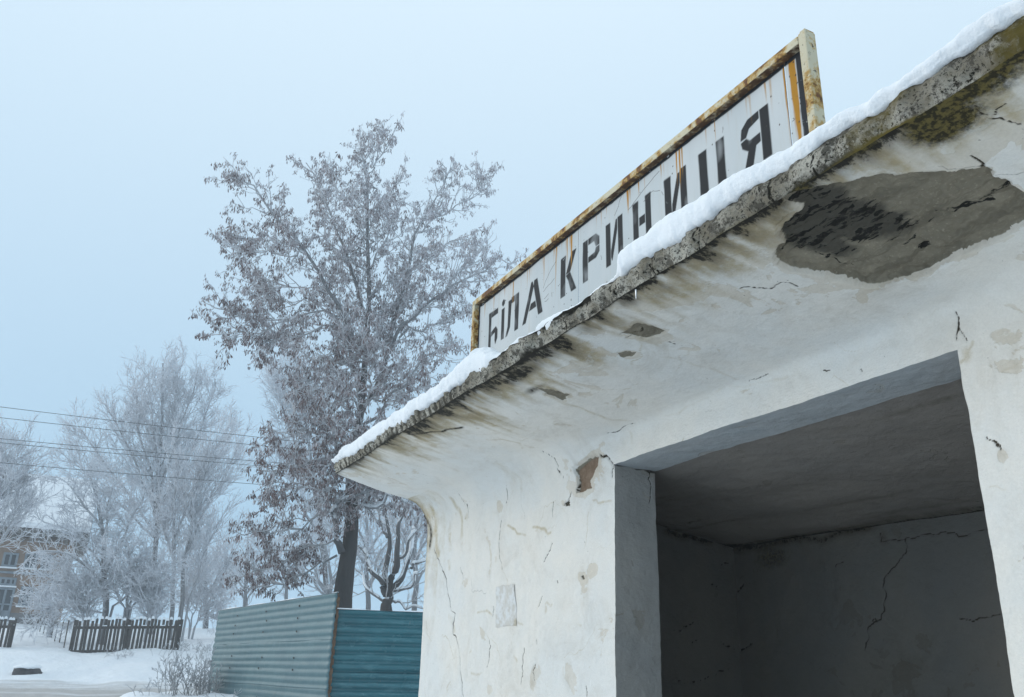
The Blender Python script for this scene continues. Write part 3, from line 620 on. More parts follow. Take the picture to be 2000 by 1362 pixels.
M_CORE = simple_mat('rough_render', (0.42, 0.40, 0.36), (0.6, 0.58, 0.54), 5, 0.95, 0.5, 25)
M_SLAB = simple_mat('concrete_floor', (0.16, 0.155, 0.15), (0.27, 0.26, 0.25), 5, 0.95, 0.5, 25)
core = MB()
core.box(XI0, XJ - 0.03, YW + 0.045, YJ, -1.5, 0.90)             # front wall between room and end block
core.box(XL + 0.012, XI0 - 0.06, YW + 0.045, YB + 0.25, -1.5, 0.90)      # end block
core.box(XI0 - 0.03, XI1 + 0.02, YB + 0.10, YB + 0.25, -1.5, 0.70)  # back
core.box(XR + 0.03, XE - 0.012, YW + 0.045, YJ, -1.5, 0.90)
core.box(XI1 + 0.06, XE - 0.012, YJ, YB + 0.25, -1.5, 0.70)
core.box(XJ - 0.03, XR + 0.03, YW + 0.045, YJ - 0.02, ZL + 0.03, 0.93)
core.box(XL + 0.002, XL + 0.05, YW + 0.014, YW + 0.044, -1.5, 0.71); core.box(XE - 0.05, XE - 0.002, YW + 0.014, YW + 0.044, -1.5, 0.76)
core.build('wall_core', M_CORE, shelter)
MB().box(XL + 0.3, XE - 0.3, YW - 0.2, YB + 0.2, -1.62, -1.44).build('floor_slab', M_SLAB, shelter)
# fascia: rough weathered concrete edge of the canopy (front and end faces), roof deck
def z_top(y): return 1.150 - SL * (y - YF)
nf = 26
tt_ = np.linspace(0, 1, nf)
xf = np.concatenate([xs])
zz, xx = np.meshgrid(tt_, xf, indexing='ij')
zb = z_soffit(YF)
Pf = np.stack([xx, np.full_like(xx, YF), zb + (1.150 - zb) * zz], -1)
pf = Pf.reshape(-1, 3); x = pf[:, 0]; t = zz.ravel()
brk = np.exp(-((x + 2.45) / 0.5) ** 2)                          # broken stretch
ribs = np.interp(x, [-5.02, -4.8, -3.3, -2.9], [0.6, 1, 1, 0])
rough = fbm(pf, 34, 4, 71) * 0.015 * (1 + 1.2 * brk) + fbm(pf * np.array([1, 1, 0.5]), 14, 3, 72) * 0.022 * (0.6 + 1.5 * brk) + ribs * 0.005 * np.sin(x * 105 + 3 * fbm(pf, 4, 2, 6)) * (1 - np.abs(t - 0.5))
chip = np.clip(fbm(np.stack([x * 7, x * 0, x * 0], 1), 1, 4, 73) - 0.15, 0, 1) * 0.05 * (0.6 + 0.8 * brk)
edge_in = np.exp(-t / 0.25) * chip
pf2 = pf + warp(pf); pf2[:, 1] += rough * np.clip(np.minimum(t, 1 - t) * 6, 0, 1) + edge_in * 0.5 * np.clip(t * 8, 0, 1)
bulge = -0.012 * np.sin(t * math.pi); pf2[:, 1] += bulge
pf2[:, 2] += np.where(t > 0.96, 0.010 * fbm(pf, 12, 3, 74) - 0.02 * brk * np.clip(fbm(np.stack([x * 9, x * 0, x * 0], 1), 1, 3, 75), 0, 1), 0)
A = np.zeros((len(pf), 4))
A[:, 0] = np.clip(smooth(0.55, 1.0, t) * 0.9 + np.clip(fbm(np.stack([x * 5, t, x * 0], 1), 1, 3, 76), 0, 1) + 0.5 * np.exp(-t / 0.12), 0, 1.2)
A[:, 1] = np.clip(np.interp(x, [-5, -1.6, -1.0, -.7, 0], [.0, .2, .7, .9, .9]) * (fbm(np.stack([x * 6, t * 1.5, x * 0], 1), 1, 3, 78) + 0.35) + 0.3 * np.exp(-t / 0.15), 0, 1)
A[:, 2] = ribs * 0.9 * np.clip(0.6 + 0.5 * np.sin(x * 105 + 3 * fbm(pf, 4, 2, 6)), 0, 1)
for k in range(26):
    xc = RNG.uniform(-5, 0.6); wv = RNG.uniform(0.003, 0.006) * (0.6 + abs(xc) * 0.25)
    A[:, 3] = np.maximum(A[:, 3], np.clip(1.2 - np.abs(x - xc - 0.012 * fbm(np.stack([t * 5, t * 0 + k, t * 0], 1), 1, 3, k)) / wv, 0, 1) * (RNG.random() < 0.7))
fascia = mesh('canopy_edge', pf2, grid_faces(nf, len(xf)), M_FASCIA, shelter, {'fa': A}, smooth_=True)
for xe, fl in ((XL, True), (XE, False)):
    yv = np.linspace(YF, YB + 0.3, 160); zz, yy = np.meshgrid(tt_, yv, indexing='ij')
    zlow = np.where(yy < YW, z_soffit(yy), z_soffit(yy) - 0.02)
    p = np.stack([np.full_like(yy, xe), yy, zlow + (z_top(yy) - zlow) * zz], -1).reshape(-1, 3)
    v = p + warp(p); v[:, 0] += (fbm(p, 30, 4, 81) * 0.005) * np.clip(np.minimum(zz.ravel(), 1 - zz.ravel()) * 6, 0, 1)
    A = np.zeros((len(p), 4)); A[:, 0] = 0.5; A[:, 2] = 0.5
    mesh('canopy_edge', v, grid_faces(nf, len(yv), fl), M_FASCIA, shelter, {'fa': A}, smooth_=True)
deck = MB()
y0, y1 = YF + 0.03, YB + 0.29
def deck_piece(xa, xb, ya, yb, lo, hi):
    deck.quad_hull([(xa, ya, lo(ya)), (xb, ya, lo(ya)), (xb, yb, lo(yb)), (xa, yb, lo(yb)), (xa, ya, hi(ya)), (xb, ya, hi(ya)), (xb, yb, hi(yb)), (xa, yb, hi(yb))])
deck_piece(XL + .01, XE - .01, y0, y1, lambda y: z_top(y) - .032, lambda y: z_top(y) - .004)
deck_piece(XL + .02, XE - .02, YW + .07, y1 - .02, lambda y: max(z_ceil(y) + .05, z_soffit(y) - .01) if y < 2.5 else z_ceil(y) + .05, lambda y: z_top(y) - .034)
deck.build('roof_deck', M_CORE, shelter)
# remains of a pasted notice on the pier
pp = [on_y(a, b_, YW - 0.004) for a, b_ in ((968, 1146), (1006, 1143), (1008, 1222), (967, 1224))]
n_ = 24; U, Vv = np.meshgrid(np.linspace(0, 1, n_), np.linspace(0, 1, n_))
Pn = sum(w[..., None] * np.array(c) for w, c in zip(((1 - U) * (1 - Vv), U * (1 - Vv), U * Vv, (1 - U) * Vv), pp))
qn = Pn * np.array([1, 0, 1]); Pn = Pn + warp(Pn + np.array([0, .004, 0])) + np.stack([0.008 * fbm(qn, 25, 3, 1), 0.001 + 0.004 * fbm(qn, 30, 3, 4), 0.006 * fbm(qn, 25, 3, 2)], -1)
def notice_mat():
    m, nt, bs = new_mat('faded_paper'); b = NB(nt)
    c = b.mix(b.step(b.noise(22, 5, 0.7), 0.4, 0.62), (0.56, 0.53, 0.48), (0.68, 0.68, 0.67)); c = b.mix(b.step(b.noise(9, 4), 0.6, 0.7), c, (0.44, 0.39, 0.30))
    b.put(bs.inputs['Base Color'], c); bs.inputs['Roughness'].default_value = 0.8; b.put(bs.inputs['Normal'], b.bump(b.noise(60, 5), 0.5, 0.006)); return m
mesh('paper_remnant', Pn.reshape(-1, 3), grid_faces(n_, n_, True), notice_mat(), pier, smooth_=True)

# ---------------------------------------------------------------- snow on the shelter roof
def snow_t(x):                           # thickness along the front edge
    return np.interp(x, [-5.1, -5.03, -4.83, -4.5, -4.2, -3.9, -3.45, -3.25, -3.12, -3.06, -2.99, -2.92, -2.85, -2.77, -2.7, -2.6, -2.4, -2.2, -2.0, -1.97, -1.92, -1.79, -1.67, -1.56, -1.41, -1.29, -1.15, -1.06, -.9, -.7, 0.8],
                     [.0, .012, .056, .056, .050, .052, .046, .052, .075, .118, .098, .05, .026, .018, .048, .034, .03, .024, .016, .022, .070, .078, .080, .070, .052, .040, .031, .025, .022, .024, .024])
def snow_front(x):                       # how far the lip hangs over the edge
    return np.interp(x, [-5.1, -3.1, -2.9, -2.8, -2.0, -1.93, -1.3, 0.8], [.010, .014, .0, -.03, -.02, .018, .002, .0])
xs_s = np.concatenate([np.linspace(XL - 0.01, -3.3, 260), np.linspace(-3.295, -0.6, 700), np.linspace(-0.595, XE + 0.005, 120)])
na, nbk = 22, 18
S_ = np.zeros((na + nbk, len(xs_s), 3))
tx = snow_t(xs_s); n1 = np.stack([xs_s, xs_s * 0, xs_s * 0], -1)
tx = np.clip(tx * (0.97 + 0.16 * fbm(n1, 3.5, 4, 101)) + 0.005 * fbm(n1, 16, 3, 102), 0.012, 1); fx = snow_front(xs_s) + 0.010 * fbm(n1, 5, 2, 104) + 0.003 * fbm(n1, 25, 2, 105)
drip = np.interp(xs_s, [-5, -4.6, -3.2, -2.6, -2.1, -2.0], [0, -.020, -.018, -.014, -.016, 0]) + 0.011 * fbm(n1, 9, 3, 107) + 0.008 * fbm(n1, 45, 3, 108)
for k in range(na):
    a = k / (na - 1) * math.pi * 0.5
    S_[k, :, 0] = xs_s
    S_[k, :, 1] = YF - 0.004 - fx - 0.55 * tx * (math.cos(a * 0.95) - 1) - 0.02 * math.sin(2 * a) + (0.012 if k == 0 else 0)
    S_[k, :, 2] = 1.150 - 0.004 + drip * (1 - k / na) - 0.010 * (1 - k / na) + (tx + 0.01) * math.sin(a) ** 0.85
y_end = S_[na - 1, :, 1]
for j in range(nbk):
    u = (j + 1) / nbk; yv = y_end + (YB + 0.31 - y_end) * u
    prof = np.interp(xs_s, [-5.1, -4.95, 0.6, 0.75], [0.5, 1, 1, 0.6])
    th = tx * (1 - u * 3 if False else np.clip(1 - u * 4, 0, 1)) + 0.085 * prof * np.clip(u * 4, 0, 1)
    S_[na + j, :, 0] = xs_s; S_[na + j, :, 1] = yv; S_[na + j, :, 2] = z_top(yv) + th
sp_ = S_.reshape(-1, 3); row = np.repeat(np.arange(na + nbk), len(xs_s))
nz = fbm(sp_, 7, 3, 111) * 0.013 + fbm(sp_, 34, 3, 112) * 0.0045
sp_ = sp_ + np.stack([nz * 0, -nz * np.clip((na + 4 - row) / 8., 0, 1) * np.clip(row / 3., 0, 1), nz * np.clip(row / 5., 0, 1)], -1)
under = S_[:1].copy(); under[..., 1] += 0.03; under[..., 2] = 1.147
allp = np.concatenate([under.reshape(-1, 3), sp_])
snow = mesh('roof_snow', allp, grid_faces(na + nbk + 1, len(xs_s)), M_SNOW, smooth_=True)
tagit(snow, 'thick white snow lying along the bus shelter canopy edge', 'snow')
for a_, b_, ln in (((1242, 563), 1243, 0.036), ((1098, 682), 1098, 0.012)):
    p0 = ray(*a_); p0 = p0 * ((YF + 0.012) / p0[1]); p0[2] = zb + 0.008
    V, F, _ = tubes([(np.array([p0, p0 - [0, 0, ln * .4], p0 - [0.001, 0, ln * .8], p0 - [0.001, 0, ln]]), [0.0034, 0.0028, 0.0018, 0.0003], 6)])
    if ln > 0.02:
        m, nt, bs = new_mat('ice'); bs.inputs['Base Color'].default_value = (0.85, 0.88, 0.92, 1); bs.inputs['Roughness'].default_value = 0.15; bs.inputs['Transmission Weight'].default_value = 0.3
        tagit(mesh('icicle', V, F, m, smooth_=True), 'small thin icicle hanging from the canopy edge below the sign', 'icicle')

# ---------------------------------------------------------------- name board on the roof
YS = 1.65
sign = thing('name_board', 'long white station name board with rusty frame standing on the shelter roof', 'sign', (-2.54, YS, 1.09))
ZT, ZBOT = 1.765, 1.10
SX0, SX1 = -3.68, -1.392
LETT = []                                # stencil strokes: polygons in sign x, z
def letter(x0, x1, strokes):
    for s in strokes: LETT.append([(x0 + (x1 - x0) * a, 1.462 + 0.180 * b) for a, b in s])
def bar(x, w, a=0., b=1., sh=0.): return [(x, a), (x + w, a), (x + w + sh, b), (x + sh, b)]
letter(-3.525, -3.43, [bar(0, .25), [(.3, .86), (1, .86), (1, 1), (.3, 1)], [(.3, .42), (.8, .5), (1, .38), (1, .14), (.8, 0), (.72, .12), (.72, .36), (.3, .30)]])
letter(-3.388, -3.358, [bar(0, .9, 0, .86), [(.1, 1.0), (.5, .95), (.9, 1.0), (.95, 1.07), (.5, 1.12), (.1, 1.07)]])
letter(-3.34, -3.212, [[(0, 0), (.12, 0), (.32, .2), (.40, .95), (.18, .95), (.14, .25)], [(.42, .86), (.62, .86), (.62, 1), (.42, 1)], bar(.70, .26)])
letter(-3.172, -2.985, [[(0, 0), (.16, 0), (.54, .86), (.48, 1), (.42, 1)], [(.57, 1), (.72, 1), (1, 0), (.80, 0), (.55, .86)], [(.34, .26), (.68, .26), (.63, .42), (.42, .42)]])
letter(-2.825, -2.703, [bar(0, .3), [(.36, .52), (.72, 1), (1, 1), (.62, .52)], [(.36, .48), (.62, .50), (1.0, 0), (.70, 0), (.50, .34)]])
letter(-2.648, -2.53, [bar(0, .28), [(.34, .86), (.7, .86), (.8, .70), (1, .70), (1, .88), (.8, 1), (.34, 1)], [(.34, .42), (.8, .42), (1, .52), (1, .66), (.8, .66), (.74, .56), (.34, .54)]])
letter(-2.482, -2.37, [bar(0, .26), [(.30, .18), (.36, .08), (.68, .74), (.68, .98), (.62, .98), (.32, .34)], bar(.74, .26)])
letter(-2.298, -2.188, [bar(0, .28), [(.36, .42), (.66, .42), (.66, .60), (.36, .60)], bar(.72, .28)])
letter(-2.102, -1.982, [bar(0, .28), [(.32, .12), (.40, .08), (.70, .72), (.70, .95), (.63, .95), (.34, .36)], bar(.74, .26)])
letter(-1.912, -1.79, [bar(0, .30, .1), bar(.72, .28, .1), [(.05, -.02), (1.12, -.02), (1.12, -.16), (1.02, -.16), (1.0, .07), (.05, .07)]])
letter(-1.712, -1.588, [bar(.72, .28), [(.66, 1), (.28, .98), (.05, .86), (0, .66), (.18, .66), (.3, .80), (.66, .86)], [(0, .60), (.18, .62), (.3, .54), (.66, .56), (.66, .40), (.5, .38), (.34, 0), (.06, 0), (.24, .36), (.04, .48)]])
def board_mat():
    m, nt, bs = new_mat('white_enamel_board'); b = NB(nt)
    ink, rust, scr, blk = b.attr('fa')
    c = b.mix(b.step(b.noise(2.2, 5, 0.6, (1.5, 1, .4)), 0.3, 0.7), (0.47, 0.505, 0.515), (0.55, 0.565, 0.565))
    c = b.mix(b.math('MULTIPLY', b.step(b.noise(16, 5, 0.7, (2.5, 1, 0.16)), 0.54, 0.75), 0.35), c, (0.44, 0.38, 0.28))
    c = b.mix(b.math('MULTIPLY', ink, b.step(b.noise(40, 4, 0.6), 0.12, 0.34)), c, (0.020, 0.021, 0.023))
    c = b.mix(b.step(b.math('MULTIPLY', rust, b.math('ADD', b.noise(30, 5, 0.7, (2, 1, .3)), 0.45)), 0.10, 0.6), c, (0.40, 0.19, 0.02))
    spk = b.step(b.noise(95, 2, 0.5, (1, 1, 1)), 0.76, 0.80)
    c = b.mix(spk, c, (0.05, 0.035, 0.025)); c = b.mix(b.step(scr, 0.3, 0.7), c, (0.07, 0.055, 0.045))
    c = b.mix(b.math('MULTIPLY', blk, b.step(b.noise(26, 5, 0.7), 0.30, 0.40)), c, (0.022, 0.024, 0.028))
    b.put(bs.inputs['Base Color'], c); bs.inputs['Roughness'].default_value = 0.6; bs.inputs['Specular IOR Level'].default_value = 0.12
    b.put(bs.inputs['Normal'], b.bump(b.noise(5, 3), 0.25, 0.02)); return m
M_BOARD = board_mat()
fw, fd = 0.029, 0.042                     # frame flange width and depth
seams = [SX0 + 0.01, -2.681, -1.506, SX1 - 0.01]
rust_runs = [(RNG.uniform(-3.6, -1.5), RNG.uniform(.04, .14), RNG.uniform(.3, .9), RNG.uniform(.002, .005)) for _ in range(34)] + [(-3.275, .16, .9, .004), (-3.30, .06, .5, .004), (-2.975, .17, .7, .004), (-2.99, .10, .4, .003), (-2.87, .26, .75, .0035), (-2.775, .20, .7, .0035), (-2.74, .17, 1.1, .006), (-2.33, .11, 1.0, .006), (-2.315, .08, .7, .004), (-2.03, .15, .85, .004), (-2.012, .17, 1.0, .0045), (-1.998, .14, .8, .004), (-2.12, .09, .6, .004),
             (-1.475, .36, 1.5, .009), (-1.483, .3, .9, .008), (-1.512, .3, .9, .003), (-1.66, .16, .35, .006), (-1.57, .2, .35, .008), (-1.87, .1, .4, .005), (-1.76, .12, .3, .005), (-2.22, .12, .4, .004), (-2.55, .1, .4, .004), (-3.1, .1, .4, .003), (-3.42, .1, .35, .003)]
scratches = [[(-2.98, 1.57), (-2.93, 1.62), (-2.87, 1.655)], [(-2.98, 1.553), (-2.93, 1.567), (-2.88, 1.578)], [(-2.97, 1.515), (-2.93, 1.525)], [(-2.965, 1.50), (-2.93, 1.502)], [(-2.905, 1.52), (-2.90, 1.50)], [(-2.33, 1.64), (-2.25, 1.667), (-2.13, 1.70)], [(-2.23, 1.625), (-2.17, 1.64), (-2.13, 1.62)], [(-2.12, 1.61), (-2.11, 1.59)], [(-2.42, 1.66), (-2.37, 1.72)], [(-2.52, 1.53), (-2.515, 1.51)], [(-3.48, 1.655), (-3.455, 1.65)], [(-1.79, 1.66), (-1.787, 1.68)], [(-1.497, 1.52), (-1.485, 1.525)], [(-3.04, 1.46), (-3.035, 1.45)]]
for k in range(3):
    x0, x1 = seams[k] + 0.0012, seams[k + 1] - 0.0012
    nx = max(30, int((x1 - x0) / 0.0034)); zz, xx = np.meshgrid(np.concatenate([np.linspace(ZBOT, 1.37, 20), np.linspace(1.3725, ZT - 0.01, 140)]), np.linspace(x0, x1, nx), indexing='ij')
    q = np.stack([xx.ravel(), zz.ravel()], 1); q3 = np.stack([q[:, 0], q[:, 1], q[:, 0] * 0], 1); A = np.zeros((len(q), 4))
    for i, s in enumerate(LETT):
        if max(c[0] for c in s) < x0 - .02 or min(c[0] for c in s) > x1 + .02: continue
        sd = poly_sd(q, np.array(s))
        soft = 0.0022 + 0.010 * np.clip(fbm(q3, 9, 2, 130), 0, 1)          # over-spray
        fade = 1.25 + 0.85 * fbm(q3 * np.array([1, .55, 1]), 16, 3, 140)
        A[:, 0] = np.maximum(A[:, 0], smooth(-soft - 0.002, 0.0, sd) * np.clip(fade, 0.22, 1))
    for xc, ln, s, w in rust_runs:
        d = np.abs(q[:, 0] - xc - 0.002 * fbm(np.stack([q[:, 1] * 20, q[:, 0] * 0 + xc * 9, q[:, 0] * 0], 1), 1, 2, 7)); top = ZT - fw - q[:, 1]
        A[:, 1] = np.maximum(A[:, 1], s * np.exp(-(d / w) ** 2) * np.clip(1.25 - np.clip(top, 0, 9) / ln, 0, 1) * smooth(-0.03, 0.0, top))
    for s in scratches:
        d, T = seg_dist(q, jag(s, RNG, 0.05, 2)); A[:, 2] = np.maximum(A[:, 2], 0.75 * np.clip(1.3 - d / 0.0022, 0, 1))
    for j in range(45):
        c = (RNG.uniform(x0, x1), RNG.uniform(1.3, 1.72)); d = np.hypot(q[:, 0] - c[0], (q[:, 1] - c[1]) * RNG.uniform(.5, 1)); A[:, 2] = np.maximum(A[:, 2], np.clip(1.3 - d / RNG.uniform(.002, .004), 0, 1))
    if k < 2: A[:, 2] = np.maximum(A[:, 2], np.clip(1.2 - (x1 - q[:, 0]) / 0.0035, 0, 1))
    bt = ZT - fw - q[:, 1]; e = 0.003 * fbm(q3, 30, 3, 150)
    A[:, 3] = np.maximum.reduce([smooth(.016, .012, bt + e), smooth(.042, .038, SX1 - fw - q[:, 0] + e), smooth(.016, .012, q[:, 0] - SX0 - fw + e)])
    buck = 0.004 * fbm(q3, 2.5, 2, 160)
    V = np.stack([q[:, 0], YS + 0.012 + buck, q[:, 1]], 1)
    pn = mesh('board_panel', V, grid_faces(160, nx), M_BOARD, sign, {'fa': A}, smooth_=True)
def frame_mat():
    m, nt, bs = new_mat('rusty_cream_steel'); b = NB(nt)
    c = b.mix(b.noise(8, 5), (0.50, 0.44, 0.29), (0.62, 0.56, 0.42))
    r = b.noise(11, 8, 0.72, (1, 1, 1.0), dist=0.3)
    c = b.mix(b.step(r, 0.45, 0.56), c, (0.42, 0.24, 0.045)); c = b.mix(b.step(r, 0.53, 0.60), c, b.mix(b.noise(60, 4), (0.05, 0.018, 0.006), (0.20, 0.075, 0.015)))
    c = b.mix(b.step(b.noise(70, 4, 0.6), 0.62, 0.68), c, (0.045, 0.03, 0.02))
    low = b.step(b.upness(), -0.6, -0.9); c = b.mix(b.math('MULTIPLY', low, b.step(b.noise(25, 6, 0.7), 0.3, 0.55)), c, (0.065, 0.028, 0.01))
    b.put(bs.inputs['Base Color'], c); bs.inputs['Roughness'].default_value = 0.75; b.put(bs.inputs['Normal'], b.bump(r, 0.6, 0.008)); return m
M_FRAME = frame_mat()
def rail(name, x0, x1, z0, z1):
    m_ = MB()
    v = [(x0, YS - 0.014, z0), (x1, YS - 0.014, z0), (x1, YS - 0.014 + fd, z0), (x0, YS - 0.014 + fd, z0), (x0, YS - 0.014, z1), (x1, YS - 0.014, z1), (x1, YS - 0.014 + fd, z1), (x0, YS - 0.014 + fd, z1)]
    o = m_.quad_hull(v).build(name, M_FRAME, sign)
    bv = o.modifiers.new('bevel', 'BEVEL'); bv.width = 0.004; bv.segments = 2; return o
rail('frame_rail', SX0 + fw + 0.001, SX1 - fw - 0.001, ZT - fw, ZT)
rail('frame_rail', SX0 + fw + 0.001, SX1 - fw - 0.001, ZBOT - 0.02, ZBOT + 0.02)
rail('frame_post', SX0, SX0 + fw, 1.078, ZT - 0.001); rail('frame_post', SX1 - fw, SX1, 1.078, ZT + 0.003)
cp = MB(); cp.box(SX1 - fw + 0.006, SX1 - 0.004, YS - 0.010, YS + 0.026, ZT + 0.003, ZT + 0.009); cp.build('post_cap', M_FRAME, sign)
for xb in (-3.1, -2.0):
    m_ = MB(); m_.quad_hull([(xb, YS + 0.034, 1.60), (xb + .03, YS + 0.034, 1.60), (xb + .03, YS + 0.039, 1.60), (xb, YS + .039, 1.60), (xb, YS + .034, 1.66), (xb + .03, YS + .034, 1.66), (xb + .03, YS + .039, 1.66), (xb, YS + .039, 1.66)])
    m_.quad_hull([(xb, YS + .50, .985), (xb + .03, YS + .50, .985), (xb + .03, YS + .53, .985), (xb, YS + .53, .985), (xb, YS + .039, 1.62), (xb + .03, YS + .039, 1.62), (xb + .03, YS + .039, 1.66), (xb, YS + .039, 1.66)])
    m_.build('back_brace', M_FRAME, sign)

# ---------------------------------------------------------------- corrugated metal fences
def corrugated_mat(name, c1, c2, wear, rough=0.32):
    m, nt, bs = new_mat(name); b = NB(nt)
    c = b.mix(b.step(b.noise(1.4, 5, 0.6, (1, 1, 2.5)), 0.3, 0.7), c1, c2)
    c = b.mix(b.math('MULTIPLY', b.step(b.noise(5, 6, 0.7, (0.4, 0.4, 3)), 0.5, 0.72), 0.55), c, wear)
    c = b.mix(b.math('MULTIPLY', b.step(b.noise(9, 5, 0.7, (1.5, 1.5, 0.4)), 0.62, 0.74), 0.4), c, (0.20, 0.16, 0.12))
    b.put(bs.inputs['Base Color'], c); b.put(bs.inputs['Roughness'], b.math('MULTIPLY_ADD', b.noise(4, 4), 0.25, rough)); bs.inputs['Specular IOR Level'].default_value = 0.5
    b.put(bs.inputs['Normal'], b.bump(b.noise(2.5, 4), 0.35, 0.05)); return m
M_TIN_A = corrugated_mat('faded_grey_green_sheet', (0.048, 0.120, 0.140), (0.070, 0.150, 0.168), (0.11, 0.18, 0.19))
M_TIN_B = corrugated_mat('teal_painted_sheet', (0.010, 0.105, 0.130), (0.018, 0.14, 0.168), (0.12, 0.28, 0.31), 0.12)
M_POST = simple_mat('rusty_post', (0.10, 0.05, 0.025), (0.2, 0.12, 0.07), 12, 0.9, 0.4)
M_RUSTEDGE = simple_mat('dark_rusty_edge', (0.05, 0.03, 0.015), (0.16, 0.09, 0.03), 18, 0.9)
M_SCREW = simple_mat('dark_screw', (0.02, 0.02, 0.02), (0.05, 0.045, 0.04), 20, 0.7)
def tin_fence(label, a, b, zt0, zt1, mat, nsheets, period, depth, seed, screws=(), rusty_end=False):
    a = np.array(a[:2]); b = np.array(b[:2]); L = np.linalg.norm(b - a); d = (b - a) / L; n = np.array([-d[1], d[0]])
    if n @ (-(a + b) / 2) < 0: n = -n                       # towards the camera
    gb = min(ground_z(*a), ground_z(*b)) - 0.08
    root = thing('corrugated_fence', label, 'fence', (a[0], a[1], ground_z(*a)), 'corrugated sheet fences')
    rng = np.random.default_rng(seed); ns = max(8, int(L / 0.12))
    H = max(zt0, zt1) - gb; hs = H / nsheets
    prof_t = np.array([0, .13, .27, .42, .55, .70, .85]); prof_o = np.array([0, .5, 1, 1, 1, .45, 0]) * depth
    for k in range(nsheets):
        w0, w1 = k * hs - 0.03, (k + 1) * hs                # depth below the top edge
        per = np.arange(w0, w1, period); W = np.concatenate([p_ + prof_t * period for p_ in per]); W = W[W <= w1 + .001]
        O = np.concatenate([prof_o for _ in per])[:len(W)]
        s = np.linspace(0, 1, ns); ww, ss = np.meshgrid(W, s, indexing='ij')
        p3 = np.stack([ss * L, ww, ss * 0 + seed + k], -1)
        off = O[:, None] + 0.010 * fbm(p3, 1.3, 2, seed) + (0.006 if k % 2 else 0) + 0.012 * np.exp(-((ss * L - 0.75) / .09) ** 2 - ((ww - 0.62) / .07) ** 2) * fbm(p3, 14, 2, 3) * 4
        zt = zt0 + (zt1 - zt0) * ss + 0.006 * fbm(p3, .7, 2, seed + 5)
        rag = 0.006 * np.sin(ww * 2 * math.pi / period) * (ss > 0.995)
        X = a[0] + d[0] * (ss * L + rag) + n[0] * off; Y = a[1] + d[1] * (ss * L + rag) + n[1] * off
        V = np.stack([X, Y, zt - np.maximum(ww, 0.0 if k == 0 else -1)], -1)
        o = mesh('metal_sheet', V.reshape(-1, 3), grid_faces(len(W), ns), mat, root)
        so = o.modifiers.new('thickness', 'SOLIDIFY'); so.thickness = 0.002; so.offset = -1
    for s in np.linspace(0.02, 0.98, max(3, int(L / 1.9))):
        p = a + d * L * s - n * 0.05
        MB().slab(p - d * .025, p + d * .025, n, 0.05, gb, zt0 + (zt1 - zt0) * s - 0.05).build('post', M_POST, root)
    for w_ in (0.30, 1.25):
        q0, q1 = a - n * 0.018 + d * .01, b - n * 0.018 - d * .01
        m_ = MB(); m_.quad_hull([(*(q0), zt0 - w_ - .04), (*(q1), zt1 - w_ - .04), (*(q1 - n * .03), zt1 - w_ - .04), (*(q0 - n * .03), zt0 - w_ - .04), (*(q0), zt0 - w_), (*(q1), zt1 - w_), (*(q1 - n * .03), zt1 - w_), (*(q0 - n * .03), zt0 - w_)]).build('rail', M_POST, root)
    for s, w_ in screws:
        p = a + d * L * s + n * (depth + 0.012); c = np.array([p[0], p[1], zt0 + (zt1 - zt0) * s - w_])
        an = np.arange(6) * math.pi / 3; r = 0.016
        ring = [c + r * math.cos(t) * np.array([d[0], d[1], 0]) + r * math.sin(t) * np.array([0, 0, 1.]) for t in an]
        V = ring + [p_ + np.array([n[0], n[1], 0]) * 0.01 for p_ in ring]
        mesh('screw', V, [[6, 7, 8, 9, 10, 11]] + [[k, (k + 1) % 6, 6 + (k + 1) % 6, 6 + k] for k in range(6)], M_SCREW, root)
    tz = np.linspace(0, 1, int(L / .04)); nsn = len(tz); VS = []
    for t in tz:
        p = a + d * L * t; h_ = max(0.0, 0.016 + 0.028 * float(fbm(np.array([[t * L * 1.3, seed, 0.]]), 1, 3, 4)[0])); zt = zt0 + (zt1 - zt0) * t
        for o, hh in ((-.012, 0), (-.010, h_ * .8), (.005, h_), (depth + .006, h_ * .7), (depth + .010, 0)): VS.append((p[0] + n[0] * o, p[1] + n[1] * o, zt + .003 + hh))
    mesh('snow_strip', VS, grid_faces(nsn, 5), M_SNOW, root, smooth_=True)
    if rusty_end:
        zz = np.linspace(gb, zt1, 90); V = []
        for z in zz:
            j = 0.010 * math.sin((zt1 - z) * 2 * math.pi / period) + rng.uniform(-.004, .004)
            for e in (0.004 + j, 0.020 + j): p = b + d * e - n * 0.006; V.append((p[0], p[1], z))
        mesh('bent_edge', V, grid_faces(90, 2), M_RUSTEDGE, root)
    return root, a, d, n, L
fa0, fa1 = at(428, 1193, 18.4), at(660, 1158, 12.9)
scr = [(s + RNG.uniform(-.01, .01), w_ + RNG.uniform(-.02, .02)) for s in (0.22, 0.5, 0.76) for w_ in (0.13, 0.30, 0.48, 0.86, 1.05, 1.5)]
fenceA = tin_fence('faded grey-green corrugated metal fence running away beside the snowy road', fa0, fa1, fa0[2], fa1[2], M_TIN_A, 3, 0.105, 0.013, 5, scr, True)
fb0, fb1 = at(650, 1190, 13.05), at(830, 1197, 13.2)
fbe = fb0 + (fb1 - fb0) * 2.6
tin_fence('teal corrugated metal fence joining the shelter wall below the dark tree', fb0, fbe, fb0[2], fbe[2] - 0.0, M_TIN_B, 2, 0.125, 0.042, 9, [])

